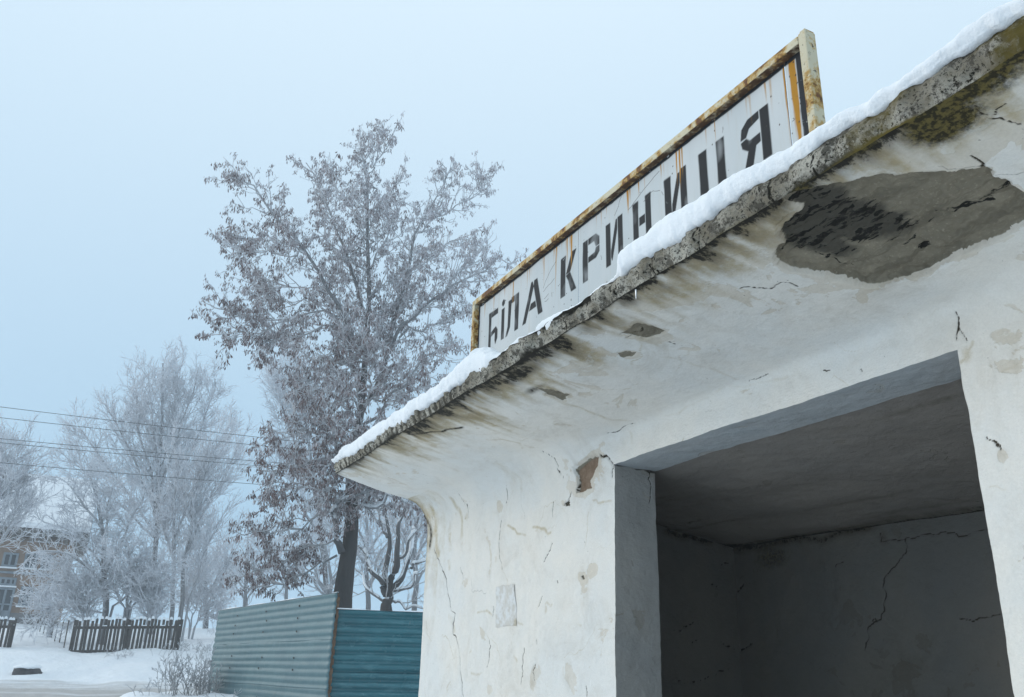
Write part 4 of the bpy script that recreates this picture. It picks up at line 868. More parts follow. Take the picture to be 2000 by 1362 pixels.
# ---------------------------------------------------------------- trees
def resample(P, n):
    P = np.asarray(P, float); d = np.concatenate([[0], np.cumsum(np.linalg.norm(np.diff(P, axis=0), axis=1))])
    t = np.linspace(0, d[-1], n); Q = np.stack([np.interp(t, d, P[:, k]) for k in range(3)], 1)
    for _ in range(2): Q[1:-1] = (Q[:-2] + 2 * Q[1:-1] + Q[2:]) / 4
    return Q
def spawn(par, rng, spacing, t0, t1, lmin, lmax, ang, up, n, wob=0.06, taper=0.5, flat=0.0):
    """Side shoots on parent paths par (m,k,3)."""
    m, k = par.shape[:2]; seg = np.diff(par, axis=1); ln = np.linalg.norm(seg, axis=2).sum(1)
    cnt = np.maximum(0, np.floor(ln * (t1 - t0) / spacing + rng.random(m))).astype(int)
    idx = np.repeat(np.arange(m), cnt); M = len(idx)
    if M == 0: return np.zeros((0, n, 3)), np.zeros(0)
    t = t0 + (t1 - t0) * rng.random(M); f = t * (k - 1); i = np.minimum(f.astype(int), k - 2); u = (f - i)[:, None]
    p0 = par[idx, i] * (1 - u) + par[idx, i + 1] * u
    T = seg[idx, i]; T = T / (np.linalg.norm(T, axis=1, keepdims=True) + 1e-9)
    r = rng.normal(size=(M, 3)); r[:, 2] *= (1 - flat); r -= T * (r * T).sum(1, keepdims=True); r /= np.linalg.norm(r, axis=1, keepdims=True) + 1e-9
    a = np.radians(rng.normal(ang, 11, M))[:, None]
    D = np.cos(a) * T + np.sin(a) * r
    L = rng.uniform(lmin, lmax, M) * (1 - taper * t)
    s = np.linspace(0, 1, n)[None, :, None]
    P = p0[:, None] + D[:, None] * L[:, None, None] * s
    P[..., 2] += up * (s[..., 0] ** 2) * L[:, None]
    P += np.cumsum(rng.normal(size=(M, n, 3)), axis=1) * (wob * L)[:, None, None] * (s > 0) / math.sqrt(n)
    return P, t
def tube_batch(P, r0, r1, S):
    """P (m,n,3); r0, r1 arrays (m,) start and end radius. Returns V, F, radius per vertex."""
    m, n = P.shape[:2]
    if m == 0: return np.zeros((0, 3)), np.zeros((0, 4), int), np.zeros(0)
    T = np.gradient(P, axis=1); T /= np.linalg.norm(T, axis=2, keepdims=True) + 1e-9
    ref = np.where(np.abs(T[..., 2:3]) > 0.92, np.array([1., 0, 0]), np.array([0, 0, 1.]))
    U = np.cross(T, ref); U /= np.linalg.norm(U, axis=2, keepdims=True) + 1e-9; W = np.cross(U, T)
    an = np.arange(S) * 2 * math.pi / S
    R = r0[:, None] + (r1 - r0)[:, None] * np.linspace(0, 1, n)[None]
    V = P[:, :, None] + R[:, :, None, None] * (np.cos(an)[None, None, :, None] * U[:, :, None] + np.sin(an)[None, None, :, None] * W[:, :, None])
    i = np.arange(m * n * S).reshape(m, n, S); a, b = i[:, :-1], i[:, 1:]
    F = np.stack([a, np.roll(a, -1, 2), np.roll(b, -1, 2), b], -1).reshape(-1, 4)
    return V.reshape(-1, 3), F, np.repeat(R.ravel(), S)
def join(parts):
    Vs, Fs, Rs = [], [], []; n = 0
    for V, F, R in parts:
        Vs.append(V); Fs.append(F + n); Rs.append(R); n += len(V)
    return np.concatenate(Vs), np.concatenate(Fs).astype(int), np.concatenate(Rs)
def full(x, m): return np.full(m, float(x))

# the big tree with hanging seed clusters; its main limbs follow the photograph
DT = 17.0
def limb(px, d0, d1, n=14):
    k = len(px); P = np.array([at(x, y, DT + d0 + (d1 - d0) * i / (k - 1)) for i, (x, y) in enumerate(px)]); return resample(resample(P, 40)[:36], n)
base = at(667, 1188, DT); gz0 = ground_z(base[0], base[1])
trunk = resample([(base[0] + 0.02, base[1], gz0 - 0.15), (base[0], base[1], (gz0 + base[2]) / 2), base] + [at(x, y, DT) for x, y in ((671, 1140), (682, 1080), (689, 1010), (684, 940), (693, 880), (706, 800), (714, 690), (722, 580), (717, 458), (719, 379), (711, 315), (702, 278))], 44)
limbs = [([(706, 800), (695, 712), (673, 616), (645, 569), (618, 513), (598, 474), (558, 430), (526, 402), (487, 371), (447, 339), (396, 319)], -.0, -1.2, .085),
    ([(718, 620), (717, 593), (693, 553), (683, 490), (653, 450), (630, 394), (614, 359), (598, 319), (586, 287)], 0, 1.0, .07), ([(719, 365), (728, 335), (741, 311), (747, 280), (750, 252)], 0, -.4, .03),
    ([(706, 800), (735, 740), (752, 696), (772, 569), (790, 513), (808, 462), (824, 410), (856, 371), (875, 319), (889, 283)], 0, .6, .085), ([(812, 455), (867, 422), (915, 402), (947, 363), (977, 343)], .4, .0, .03),
    ([(752, 700), (768, 680), (804, 632), (852, 569), (890, 545), (935, 535), (994, 521), (1026, 494)], .0, -1.2, .06), ([(830, 600), (880, 560), (930, 500), (950, 470)], 0, 1.4, .03), ([(780, 660), (852, 636), (915, 620), (960, 600)], 0, -1.5, .035),
    ([(706, 850), (760, 790), (788, 743), (816, 720), (844, 688), (923, 668)], -.2, -1.6, .055), ([(598, 498), (542, 498), (479, 498), (423, 482)], -.6, -1.5, .028), ([(600, 480), (558, 478), (519, 466), (431, 454)], -.4, .3, .026), ([(640, 560), (590, 565), (530, 560), (470, 540)], -.2, .9, .028),
    ([(680, 640), (638, 628), (566, 648), (519, 684), (500, 700)], 0, -1.3, .035), ([(672, 616), (614, 609), (538, 624), (479, 617), (404, 589)], 0, -.8, .038), ([(560, 628), (500, 650), (419, 648)], -.5, -1.4, .024), ([(640, 590), (560, 585), (480, 590)], .4, 1.6, .026),
    ([(700, 830), (653, 836), (594, 846), (536, 860), (520, 870)], -.1, -1.6, .035), ([(690, 900), (650, 890), (580, 900), (500, 920)], 0, -1.0, .036), ([(668, 1080), (655, 1060), (643, 1035), (644, 1011), (660, 993), (672, 980), (710, 970), (735, 955)], -.25, -.7, .105),
    ([(643, 1000), (600, 1010), (546, 1026), (463, 1050)], -.3, .2, .035), ([(658, 1085), (614, 1100), (560, 1130), (497, 1150)], .2, .9, .035), ([(690, 940), (640, 940), (560, 960), (522, 972), (497, 976)], -.1, .8, .03), ([(680, 1010), (720, 990), (760, 965), (800, 985), (835, 1010)], -.1, -1.6, .05),
    ([(690, 960), (740, 930), (790, 890)], 0, -1.5, .05), ([(660, 1060), (620, 1050), (560, 1090), (500, 1120), (475, 1125)], -.2, .8, .03), ([(700, 800), (650, 770), (600, 760), (560, 790)], 0, 1.2, .04), ([(712, 700), (660, 700), (610, 720), (570, 760)], 0, -1.5, .04), ([(714, 700), (760, 640), (800, 560), (830, 500), (870, 470), (930, 465)], 0, 1.5, .05),
    ([(690, 930), (704, 880), (722, 840), (742, 800)], 0, -2.0, .035), ([(684, 960), (664, 900), (650, 850), (655, 810)], 0, -1.9, .035), ([(700, 850), (690, 800), (672, 760)], 0, -2.0, .03), ([(706, 800), (720, 740), (714, 690), (730, 640)], 0, -1.9, .03), ([(684, 1000), (715, 950), (700, 900), (690, 880)], 0, -1.6, .03), ([(680, 1020), (650, 960), (620, 930)], 0, -1.6, .03), ([(715, 520), (750, 470), (770, 420), (800, 380)], 0, -1.0, .035), ([(717, 480), (690, 420), (660, 370), (640, 340)], 0, -1.0, .03), ([(716, 440), (760, 380), (790, 345)], 0, .9, .03), ([(680, 720), (600, 690), (560, 660), (540, 650)], 0, 1.6, .03), ([(700, 760), (760, 780), (830, 760), (880, 740)], 0, 1.4, .04)]
rng = np.random.default_rng(4)
parts = [tube_batch(trunk[None], full(.215, 1), full(.025, 1), 12)]
tv_ = parts[0]; prm = np.repeat(np.interp(np.linspace(0, 1, 44), [0, .06, .2, .45, .75, 1], [.29, .25, .165, .075, .04, .012]), 12)
ctr = np.repeat(trunk, 12, 0); V0 = ctr + (tv_[0] - ctr) / np.maximum(tv_[2], 1e-6)[:, None] * (prm * (1 + 0.08 * fbm(tv_[0], 6, 3, 2)))[:, None]
parts[0] = (V0, tv_[1], prm)
LP = np.stack([limb(p, a, b) for p, a, b, r in limbs]); LR = np.array([r for *_, r in limbs])
jl = rng.normal(size=(len(LP), 12, 3)) * 0.10; jl[:, 1:-1] = (jl[:, :-2] + jl[:, 1:-1] + jl[:, 2:]) / 3; LP[:, 1:-1] += jl
LR = LR * 0.68
parts.append(tube_batch(LP, LR, LR * 0.16 + .005, 7))
allp = np.concatenate([LP, resample(trunk[24:], 14)[None]])
b0, _ = spawn(resample(trunk[13:34], 14)[None], rng, 0.42, 0.0, 1.0, 0.8, 1.9, 62, 0.12, 14, 0.07, 0.25)
parts.append(tube_batch(b0, full(.022, len(b0)), full(.008, len(b0)), 4)); allp = np.concatenate([allp, b0])
b1, _ = spawn(allp, rng, 0.118, 0.14, 1.0, 0.28, 0.95, 44, 0.18, 8, 0.08, 0.35)
b1b, _ = spawn(LP, rng, 0.5, 0.55, 1.0, 0.7, 1.1, 30, 0.1, 8, 0.08, 0.3); b1 = np.concatenate([b1, b1b])
parts.append(tube_batch(b1, full(.014, len(b1)), full(.007, len(b1)), 4))
b2, _ = spawn(b1, rng, 0.165, 0.12, 1.0, 0.14, 0.42, 48, 0.12, 5, 0.12, 0.3)
b2b, _ = spawn(allp, rng, 0.12, 0.25, 1.0, 0.15, 0.4, 60, 0.2, 5, 0.1, 0.3); b2 = np.concatenate([b2, b2b])
parts.append(tube_batch(b2, full(.0085, len(b2)), full(.0055, len(b2)), 3))
b3, _ = spawn(b2, rng, 0.16, 0.3, 1.0, 0.05, 0.13, 55, 0.15, 3, 0.1, 0.2)
parts.append(tube_batch(b3, full(.0065, len(b3)), full(.004, len(b3)), 3))
V, F, R = join(parts)
tree = thing('seed_tree', 'big bare tree hung with brown frosted seed clusters behind the metal fence', 'tree', (base[0], base[1], gz0))
fr = np.interp(R, [0.004, .012, .03, .06, .11], [1.0, .75, .30, .12, .02]) * np.interp(V[:, 2], [1, 4, 9], [.75, .9, 1.0])
mesh('trunk', V[:len(parts[0][0])], parts[0][1], M_BARK, tree, {'frost': fr[:len(parts[0][0])]}, smooth_=True)
k0 = len(parts[0][0]); mesh('branches', V[k0:], F[len(parts[0][1]):] - k0, M_BARK, tree, {'frost': fr[k0:]}, smooth_=True)
# seed clusters hang from twig tips
tips = np.concatenate([b2[:, -1], b2[rng.random(len(b2)) < .35][:, 2], b1[:, -1], b1[:, -3]])
hgt = np.clip((tips[:, 2] + 0.5) / 10, 0, 1)
side = (tips[:, 1] - base[1]) / 3.5                                   # right side of the crown carries fewer, whiter clusters
keep = rng.random(len(tips)) < np.clip(0.74 - 0.16 * side - 0.06 * hgt, .3, 1); tips = tips[keep]; hgt = hgt[keep]; side = side[keep]
nk = 13; n = len(tips)
c = np.repeat(tips, nk, 0); sz = np.repeat(rng.uniform(.95, 1.75, n), nk)
ax = rng.normal(size=(n * nk, 3)) * np.array([.36, .36, .22]) + np.array([0, 0, -1.0]); ax /= np.linalg.norm(ax, axis=1, keepdims=True)
st_ = c + rng.normal(size=(n * nk, 3)) * np.array([.024, .024, .022]) * sz[:, None]
ln = rng.uniform(.04, .078, n * nk) * sz; sd_ = np.cross(ax, rng.normal(size=(n * nk, 3))); sd_ /= np.linalg.norm(sd_, axis=1, keepdims=True)
wd = rng.uniform(.0065, .0115, n * nk) * sz
V = np.stack([st_, st_ + ax * (ln * .6)[:, None] + sd_ * wd[:, None], st_ + ax * ln[:, None], st_ + ax * (ln * .55)[:, None] - sd_ * wd[:, None]], 1).reshape(-1, 3)
F = np.arange(len(V)).reshape(-1, 4)
fr = np.clip(np.repeat(np.clip(.07 + .44 * hgt + .16 * side + rng.normal(0, .13, n), .05, .95), nk) + rng.normal(0, .16, n * nk), 0, 1)
sc_ = mesh('seed_clusters', V, F, M_SEED, tree, {'frost': np.repeat(fr, 4)}); sc_['kind'] = 'stuff'
# snow lodged in the lower forks
sn_paths = [(LP[18][2:12] + np.array([0, 0, .055]), np.interp(np.linspace(0, 1, 10), [0, .3, .8, 1], [.01, .05, .05, .01]), 6), (LP[22][1:11] + np.array([0, 0, .035]), np.interp(np.linspace(0, 1, 10), [0, .3, .8, 1], [.01, .04, .035, .01]), 6), (LP[23][1:12] + np.array([0, 0, .04]), np.full(11, .035), 6)]
V, F, _ = tubes(sn_paths); mesh('snow', V, F, M_SNOW, tree, smooth_=True)['kind'] = 'stuff'

def frost_tree(label, stems, D, seed, levels, mat, name='frosted_tree', group=None, r_scale=1.0, frost=(1.0, .88, .45, .12), snow_up=False, cat='tree'):
    """stems: list of (pixel path, depth shift at the tip, base radius); levels: (spacing, t0, lmin, lmax, angle, up, radius)."""
    rng = np.random.default_rng(seed); SP = []; SR = []
    for px, dd, r in stems:
        k = len(px); P = [at(x, y, D + dd * i / (k - 1)) for i, (x, y) in enumerate(px)]
        SP.append(resample(P, 16)); SR.append(r)
    SP = np.stack(SP); SR = np.array(SR)
    b0 = SP[0, 0].copy(); g = ground_z(b0[0], b0[1])
    for i in range(len(SP)):
        if stems[i][0][0][1] > 1175: SP[i, 0, 2] = min(SP[i, 0, 2], ground_z(SP[i, 0, 0], SP[i, 0, 1]) - 0.1)
    jl = rng.normal(size=(len(SP), 13, 3)) * 0.10
    for _ in range(3): jl[:, 1:-1] = (jl[:, :-2] + jl[:, 1:-1] + jl[:, 2:]) / 3; jl[:, 0] *= .5; jl[:, -1] *= .5
    SP[:, 2:-1] += jl
    parts = [tube_batch(SP, SR, SR * .18 + .012 * r_scale, 7)]; par = SP; n0 = len(parts[0][0]); f0 = len(parts[0][1])
    for li, (sp, t0, l0, l1, an, up, r) in enumerate(levels):
        ch, _ = spawn(par, rng, sp, t0, 1.0, l0, l1, an, up, (6, 4, 3)[li], .09, .45)
        parts.append(tube_batch(ch, full(r, len(ch)), full(r * .6, len(ch)), 3)); par = ch
    V, F, R = join(parts); fr = np.interp(R, [.006, .014, .035, .1], frost)
    root = thing(name, label, cat, (b0[0], b0[1], g), group)
    mesh('trunk', V[:n0], parts[0][1], mat, root, {'frost': fr[:n0]}, smooth_=True)
    cr = mesh('crown', V[n0:], F[f0:] - n0, mat, root, {'frost': fr[n0:]}, smooth_=True)
    return root, SP
GRP = 'frosted trees along the far side of the road'
LV = [(.18, .18, .8, 2.3, 32, .24, .019), (.13, .10, .35, 1.0, 38, .16, .0125), (.13, .12, .15, .5, 45, .1, .0095)]
LV2 = [(.15, .16, .6, 1.7, 50, .05, .020), (.12, .10, .3, .9, 50, .03, .0125), (.10, .12, .14, .42, 50, .03, .0095)]
LV3 = [(.22, .10, .8, 2.5, 24, .20, .018), (.15, .12, .4, 1.1, 30, .15, .0115), (.15, .15, .15, .45, 35, .1, .009)]
# left group behind the picket fence
frost_tree('low spreading snow-laden tree behind the picket fence', [([(207, 1212), (206, 1150), (200, 1090), (196, 1020), (190, 960), (170, 920)], .5, .11), ([(207, 1160), (180, 1110), (150, 1085), (110, 1075), (60, 1080)], -1.5, .06), ([(205, 1120), (235, 1060), (262, 1000), (290, 950)], .6, .06), ([(203, 1110), (170, 1060), (130, 1030), (85, 1020)], 1.0, .05), ([(210, 1180), (190, 1140), (140, 1135), (92, 1137)], -1.2, .045),
    ([(200, 1060), (215, 990), (222, 930)], 1, .05), ([(198, 1030), (160, 980), (130, 940), (110, 930)], .6, .045), ([(212, 1190), (270, 1150), (310, 1110), (335, 1100)], -1, .045), ([(212, 1200), (170, 1190), (110, 1190), (75, 1200)], -1.5, .04)], 33.5, 21, LV2, M_BARK2, group=GRP)
frost_tree('tall fan-shaped frosted tree with many upright stems', [([(300, 1190), (300, 1080), (305, 1000), (310, 920), (322, 820), (318, 710)], 0, .13), ([(303, 1010), (290, 920), (270, 830), (262, 740)], .8, .07), ([(303, 1000), (270, 920), (235, 850), (205, 790)], -.6, .06), ([(306, 980), (340, 880), (365, 790), (388, 720)], .5, .07), ([(306, 1000), (350, 920), (395, 840), (420, 760)], -.5, .06), ([(300, 1040), (250, 960), (200, 900), (160, 840)], .6, .055), ([(308, 930), (300, 830), (290, 730)], -.8, .05), ([(310, 930), (345, 820), (352, 720)], .9, .05), ([(300, 1060), (370, 960), (420, 900), (455, 840)], 1.0, .05), ([(300, 1050), (240, 990), (190, 950), (140, 900)], -1, .05)], 40.0, 22, LV, M_BARK2, group=GRP)
frost_tree('slim twin-stemmed frosted tree at the right end of the picket fence', [([(337, 1212), (336, 1150), (338, 1080), (341, 1000), (345, 940), (348, 900)], 0, .085), ([(352, 1212), (358, 1150), (366, 1080), (378, 1000), (386, 930)], .4, .085), ([(366, 1180), (385, 1130), (405, 1070), (425, 1020)], -.4, .04), ([(340, 1060), (365, 980), (400, 910), (440, 850)], .5, .04), ([(366, 1080), (400, 1000), (430, 950), (462, 880)], -.5, .04), ([(345, 1100), (320, 1040), (310, 990)], .6, .035), ([(372, 1040), (392, 980), (398, 930)], .5, .035)], 34.5, 23, LV3, M_BARK2, group=GRP)
frost_tree('frosted thicket tree rising behind the middle of the picket fence', [([(248, 1210), (250, 1170), (255, 1120), (250, 1060)], 0, .06), ([(250, 1190), (275, 1130), (295, 1090)], .5, .045), ([(247, 1195), (225, 1140), (230, 1090)], -.6, .04), ([(252, 1190), (300, 1150), (325, 1130)], -.8, .04)], 33.0, 24, LV2, M_BARK2, group=GRP)
frost_tree('frosted tree cut off by the left edge in front of the house', [([(-60, 1180), (-50, 1060), (-20, 980), (8, 930), (20, 880)], 0, .10), ([(-50, 1080), (-10, 1040), (20, 1010), (40, 985)], -.5, .05), ([(-45, 1050), (-5, 960), (-2, 870)], .6, .05), ([(-50, 1100), (0, 1060), (22, 1030), (35, 960)], .5, .04), ([(-40, 1020), (15, 950), (45, 930)], -.4, .035)], 36.0, 25, LV, M_BARK2, group=GRP)
frost_tree('small frosted bush growing low at the right of the picket fence', [([(372, 1225), (385, 1180), (395, 1130)], 0, .03), ([(372, 1225), (360, 1170), (365, 1120)], .3, .03), ([(378, 1228), (405, 1190), (425, 1160)], -.4, .03), ([(376, 1228), (398, 1205), (440, 1190)], .3, .025)], 35.5, 26, LV2, M_BARK2, 'frosted_bush', cat='bush')
for i, (lb, x, D, w_, h) in enumerate([('rounded frosted shrub behind the left end of the picket fence', 165, 32.6, 55, 110), ('rounded frosted shrub behind the right half of the picket fence', 292, 32.4, 50, 120), ('low frosted shrub in front of the house by the sparse pickets', 100, 36, 45, 90)]):
    q = np.random.default_rng(300 + i)
    st = [([(x + q.uniform(-6, 6), 1222), (x + sg * w_ * .35, 1222 - h * .45), (x + sg * w_ * q.uniform(.6, 1.0), 1222 - h * q.uniform(.7, 1.0))], q.uniform(-.6, .6), .03) for sg in (-1, -.5, 0.1, .5, 1)]
    frost_tree(lb, st, D, 310 + i, [(.13, .1, .4, 1.0, 45, .1, .016), (.11, .1, .2, .6, 45, .06, .011), (.11, .12, .1, .3, 48, .05, .009)], M_BARK2, 'frosted_shrub', 'frosted shrubs behind the picket fence', cat='shrub')
# behind the big tree
frost_tree('pale frosted tree showing faintly behind the left of the seed tree', [([(640, 1190), (630, 1060), (615, 940), (600, 830), (585, 740), (575, 690)], 0, .12), ([(620, 980), (580, 880), (550, 790), (535, 720)], .8, .06), ([(612, 930), (640, 830), (640, 740)], -.8, .06), ([(605, 870), (560, 800), (530, 760)], -.6, .045), ([(628, 1050), (580, 980), (545, 900)], .6, .05)], 38.0, 27, LV, M_BARK2, group=GRP)
pr, prs = frost_tree('pollarded tree with thick snow-topped limbs behind the teal fence', [([(757, 1215), (756, 1190), (757, 1160), (758, 1140)], 0, .21), ([(755, 1165), (752, 1130), (756, 1080), (758, 1030), (752, 990)], .3, .10), ([(758, 1150), (768, 1110), (776, 1060), (786, 1020), (794, 985)], -.3, .11), ([(760, 1158), (785, 1130), (803, 1100), (806, 1060), (818, 1010)], .4, .095), ([(752, 1160), (735, 1125), (715, 1090), (699, 1066)], -.4, .085), ([(765, 1155), (785, 1152), (802, 1138), (826, 1114)], -.5, .045), ([(803, 1110), (818, 1098), (840, 1090)], .4, .045), ([(770, 1100), (795, 1070), (812, 1040), (832, 1020)], -.5, .05), ([(757, 1050), (742, 1020), (735, 990)], .3, .05), ([(750, 1175), (725, 1160), (706, 1140), (694, 1110)], .5, .04), ([(764, 1172), (790, 1186), (835, 1188)], -.3, .035)],
    24.0, 28, [(.45, .25, .5, 1.6, 40, .2, .018), (.2, .15, .2, .7, 42, .12, .011), (.2, .2, .1, .3, 45, .1, .008)], M_BARK, 'pollarded_tree', frost=(.8, .6, .15, .0))
sn_paths = [(prs[i][2:14] + np.array([0, 0, .8 * r]), np.full(12, r), 6) for i, r in ((5, .045), (6, .045), (7, .045), (4, .055), (9, .035), (10, .032), (3, .06), (2, .04))]
V, F, _ = tubes(sn_paths); mesh('snow', V, F, M_SNOW, pr, smooth_=True)['kind'] = 'stuff'
labs = ['grey leafless tree standing behind the pollarded tree', 'dim leafless tree half hidden by the shelter pier', 'faint frosted tree in the mist beyond the corrugated fence', 'faint frosted tree in the mist left of the big seed tree', 'palest frosted tree far off in the mist above the snowy field', 'misty frosted tree close behind the twin-stemmed tree', 'misty tree low between the seed tree trunk and the corrugated fence']
for i, (x, yb, yt, D, w_) in enumerate([(720, 1200, 960, 33, 60), (810, 1200, 950, 30, 60), (480, 1215, 1030, 48, 70), (560, 1215, 1000, 44, 70), (430, 1215, 1080, 62, 60), (405, 1215, 1040, 46, 50), (640, 1205, 1060, 34, 60)]):
    h = yb - yt; q = np.random.default_rng(60 + i)
    st = [([(x, yb), (x + q.uniform(-5, 5), yb - h * .4), (x + q.uniform(-8, 8), yb - h * .75), (x + q.uniform(-8, 8), yt)], 0, .10)]
    for j in range(6):
        f_ = q.uniform(.2, .5); sg = -1 if j % 2 else 1
        st.append(([(x, yb - h * f_), (x + sg * w_ * q.uniform(.3, .6), yb - h * (f_ + .25)), (x + sg * w_ * q.uniform(.6, 1.1), yb - h * (f_ + .48))], q.uniform(-1.5, 1.5), .05))
    frost_tree(labs[i], st, D, 80 + i, [(.3, .15, .9, 2.2, 38, .15, .022), (.24, .12, .4, 1.0, 42, .1, .014), (.24, .15, .2, .5, 45, .1, .010)], M_BARK2, group='hazy trees in the background')

# ---------------------------------------------------------------- picket fences
M_WOOD = simple_mat('old_dark_wood', (0.035, 0.028, 0.024), (0.085, 0.07, 0.06), 14, 0.9, 0.5, 30, (1, 1, .2))
def picket_fence(label, pts, tops, count, group='wooden picket fences beyond the road', rails=True, seed=1, width=.075):
    rng = random.Random(seed); P0, P1 = np.array(pts[0]), np.array(pts[1]); d = P1[:2] - P0[:2]; L = np.linalg.norm(d); d /= L; n = np.array([-d[1], d[0]])
    if n @ (-P0[:2]) < 0: n = -n
    root = thing('picket_fence', label, 'fence', (P0[0], P0[1], ground_z(P0[0], P0[1])), group)
    hw, th, H = width / 2, .02, 1.3
    V = [(-hw, 0, 0), (hw, 0, 0), (hw, 0, H - .04), (0, 0, H), (-hw, 0, H - .04)]
    V = np.array([d[0] * x for x, _, _ in V] * 2 + []), V
    vs = [(d[0] * x + n[0] * o, d[1] * x + n[1] * o, z) for o in (0, th) for x, _, z in V[1]]
    fs = [[4, 3, 2, 1, 0], [5, 6, 7, 8, 9]] + [[k, (k + 1) % 5, 5 + (k + 1) % 5, 5 + k] for k in range(5)]
    me = bpy.data.meshes.new('picket'); me.from_pydata(vs, [], fs); me.materials.append(M_WOOD); me.update()
    cs = [(d[0] * x * 1.3 + n[0] * o, d[1] * x * 1.3 + n[1] * o, z) for o in (-.012, th + .012) for x, z in ((-hw, H - .03), (hw, H - .03), (hw * .8, H + .03), (0, H + .06), (-hw * .8, H + .03))]
    mc = bpy.data.meshes.new('snow_cap'); mc.from_pydata(cs, [], fs); mc.materials.append(M_SNOW); mc.update()
    R0 = root.location
    for i in range(count):
        t = (i + .5 + rng.uniform(-.12, .12)) / count; x, y = P0[0] + d[0] * L * t, P0[1] + d[1] * L * t
        zt = tops[0] + (tops[1] - tops[0]) * t + rng.uniform(-.035, .035)
        o = bpy.data.objects.new('picket', me); COL.objects.link(o); o.parent = root
        o.location = (x - R0[0], y - R0[1], zt - H + EYE - R0[2]); o.rotation_euler = (rng.uniform(-.02, .02), rng.uniform(-.035, .035), 0)
        if rng.random() < .8:
            c = bpy.data.objects.new('snow_cap', mc); COL.objects.link(c); c.parent = o
    if rails:
        for w_ in (.22, .92):
            q0, q1 = P0[:2] - n * .035, P1[:2] - n * .035
            m_ = MB(); m_.quad_hull([(*q0, tops[0] - w_ - .08), (*q1, tops[1] - w_ - .08), (*(q1 + n * .03), tops[1] - w_ - .08), (*(q0 + n * .03), tops[0] - w_ - .08), (*q0, tops[0] - w_), (*q1, tops[1] - w_), (*(q1 + n * .03), tops[1] - w_), (*(q0 + n * .03), tops[0] - w_)])
            r = m_.build('rail', M_WOOD, root)
            m_ = MB(); m_.quad_hull([(*q0, tops[0] - w_ + .002), (*q1, tops[1] - w_ + .002), (*(q1 + n * .032), tops[1] - w_ + .002), (*(q0 + n * .032), tops[0] - w_ + .002), (*q0, tops[0] - w_ + .03), (*q1, tops[1] - w_ + .03), (*(q1 + n * .03), tops[1] - w_ + .03), (*(q0 + n * .03), tops[0] - w_ + .03)]).build('snow_strip', M_SNOW, r)
        for t in (0.0, .5, 1.0):
            p = P0[:2] + d * L * t - n * .09; g = ground_z(p[0], p[1])
            MB().slab(p - d * .05, p + d * .05, n, .09, g - .3, tops[0] + (tops[1] - tops[0]) * t - .02).build('post', M_WOOD, root)
    return root
pa, pb = at(136, 1272, 31), at(346, 1262, 30.3)
picket_fence('dark picket fence with snowy tips in front of the frosted trees', (pa, pb), (at(140, 1209, 31)[2], at(346, 1208, 30.3)[2]), 27, seed=3)
pc = at(62, 1232, 43)
picket_fence('sparse picket fence running back from the road towards the house', (at(131, 1268, 31.4), pc), (at(131, 1210, 31.4)[2], at(62, 1211, 43)[2]), 9, rails=False, seed=5, width=.14)
picket_fence('short picket fence end at the left edge beside the garden gap', (at(-70, 1262, 32), at(19, 1262, 32)), (at(-70, 1206, 32)[2], at(19, 1207, 32)[2]), 12, seed=7)

# ---------------------------------------------------------------- house in the mist
HD = 45.0
h0, h1 = at(-200, 1215, HD + .5), at(112, 1215, HD)
hd = (h1 - h0)[:2]; HL = np.linalg.norm(hd); hd /= HL; hn = np.array([-hd[1], hd[0]])
if hn @ (-h0[:2]) < 0: hn = -hn
def hpt(px, py):                          # (along, height) on the facade
    r = ray(px, py); t = (h0[:2] @ hn) / (r[:2] @ hn); p = r * t; return (p[:2] - h0[:2]) @ hd, p[2]
house = thing('house', 'ochre two-storey house with snowy roof seen through the mist behind trees', 'house', (h0[0], h0[1], 1.1))
M_OCHRE = simple_mat('ochre_render', (0.22, 0.145, 0.10), (0.30, 0.20, 0.14), 2, 0.9)
M_GREYP = simple_mat('grey_blue_paint', (0.17, 0.20, 0.23), (0.24, 0.27, 0.30), 4, 0.8)
M_PLINTH = simple_mat('grey_plinth', (0.16, 0.15, 0.15), (0.24, 0.22, 0.21), 4, 0.9)
M_EAVE = simple_mat('eave_timber', (0.10, 0.09, 0.085), (0.2, 0.18, 0.16), 4, 0.9)
m, nt, bs = new_mat('dark_window_glass'); bs.inputs['Base Color'].default_value = (0.025, 0.032, 0.04, 1); bs.inputs['Roughness'].default_value = 0.12; M_GLASS = m
def hbox(name, mat, x0, x1, z0, z1, o0, o1, parent):
    m_ = MB(); c = [(x0, o0), (x1, o0), (x1, o1), (x0, o1)]
    pts = [(h0[0] + hd[0] * a + hn[0] * o, h0[1] + hd[1] * a + hn[1] * o) for a, o in c]
    return m_.quad_hull([(*p, z0) for p in pts] + [(*p, z1) for p in pts]).build(name, mat, parent)
ZE = hpt(40, 1044)[1]; ZG = 0.6
wl = hbox('wall', M_OCHRE, 0, HL, ZG, ZE, -8.0, 0, house)
hbox('plinth', M_PLINTH, -.02, HL + .02, ZG, hpt(40, 1198)[1], -.1, .06, house)
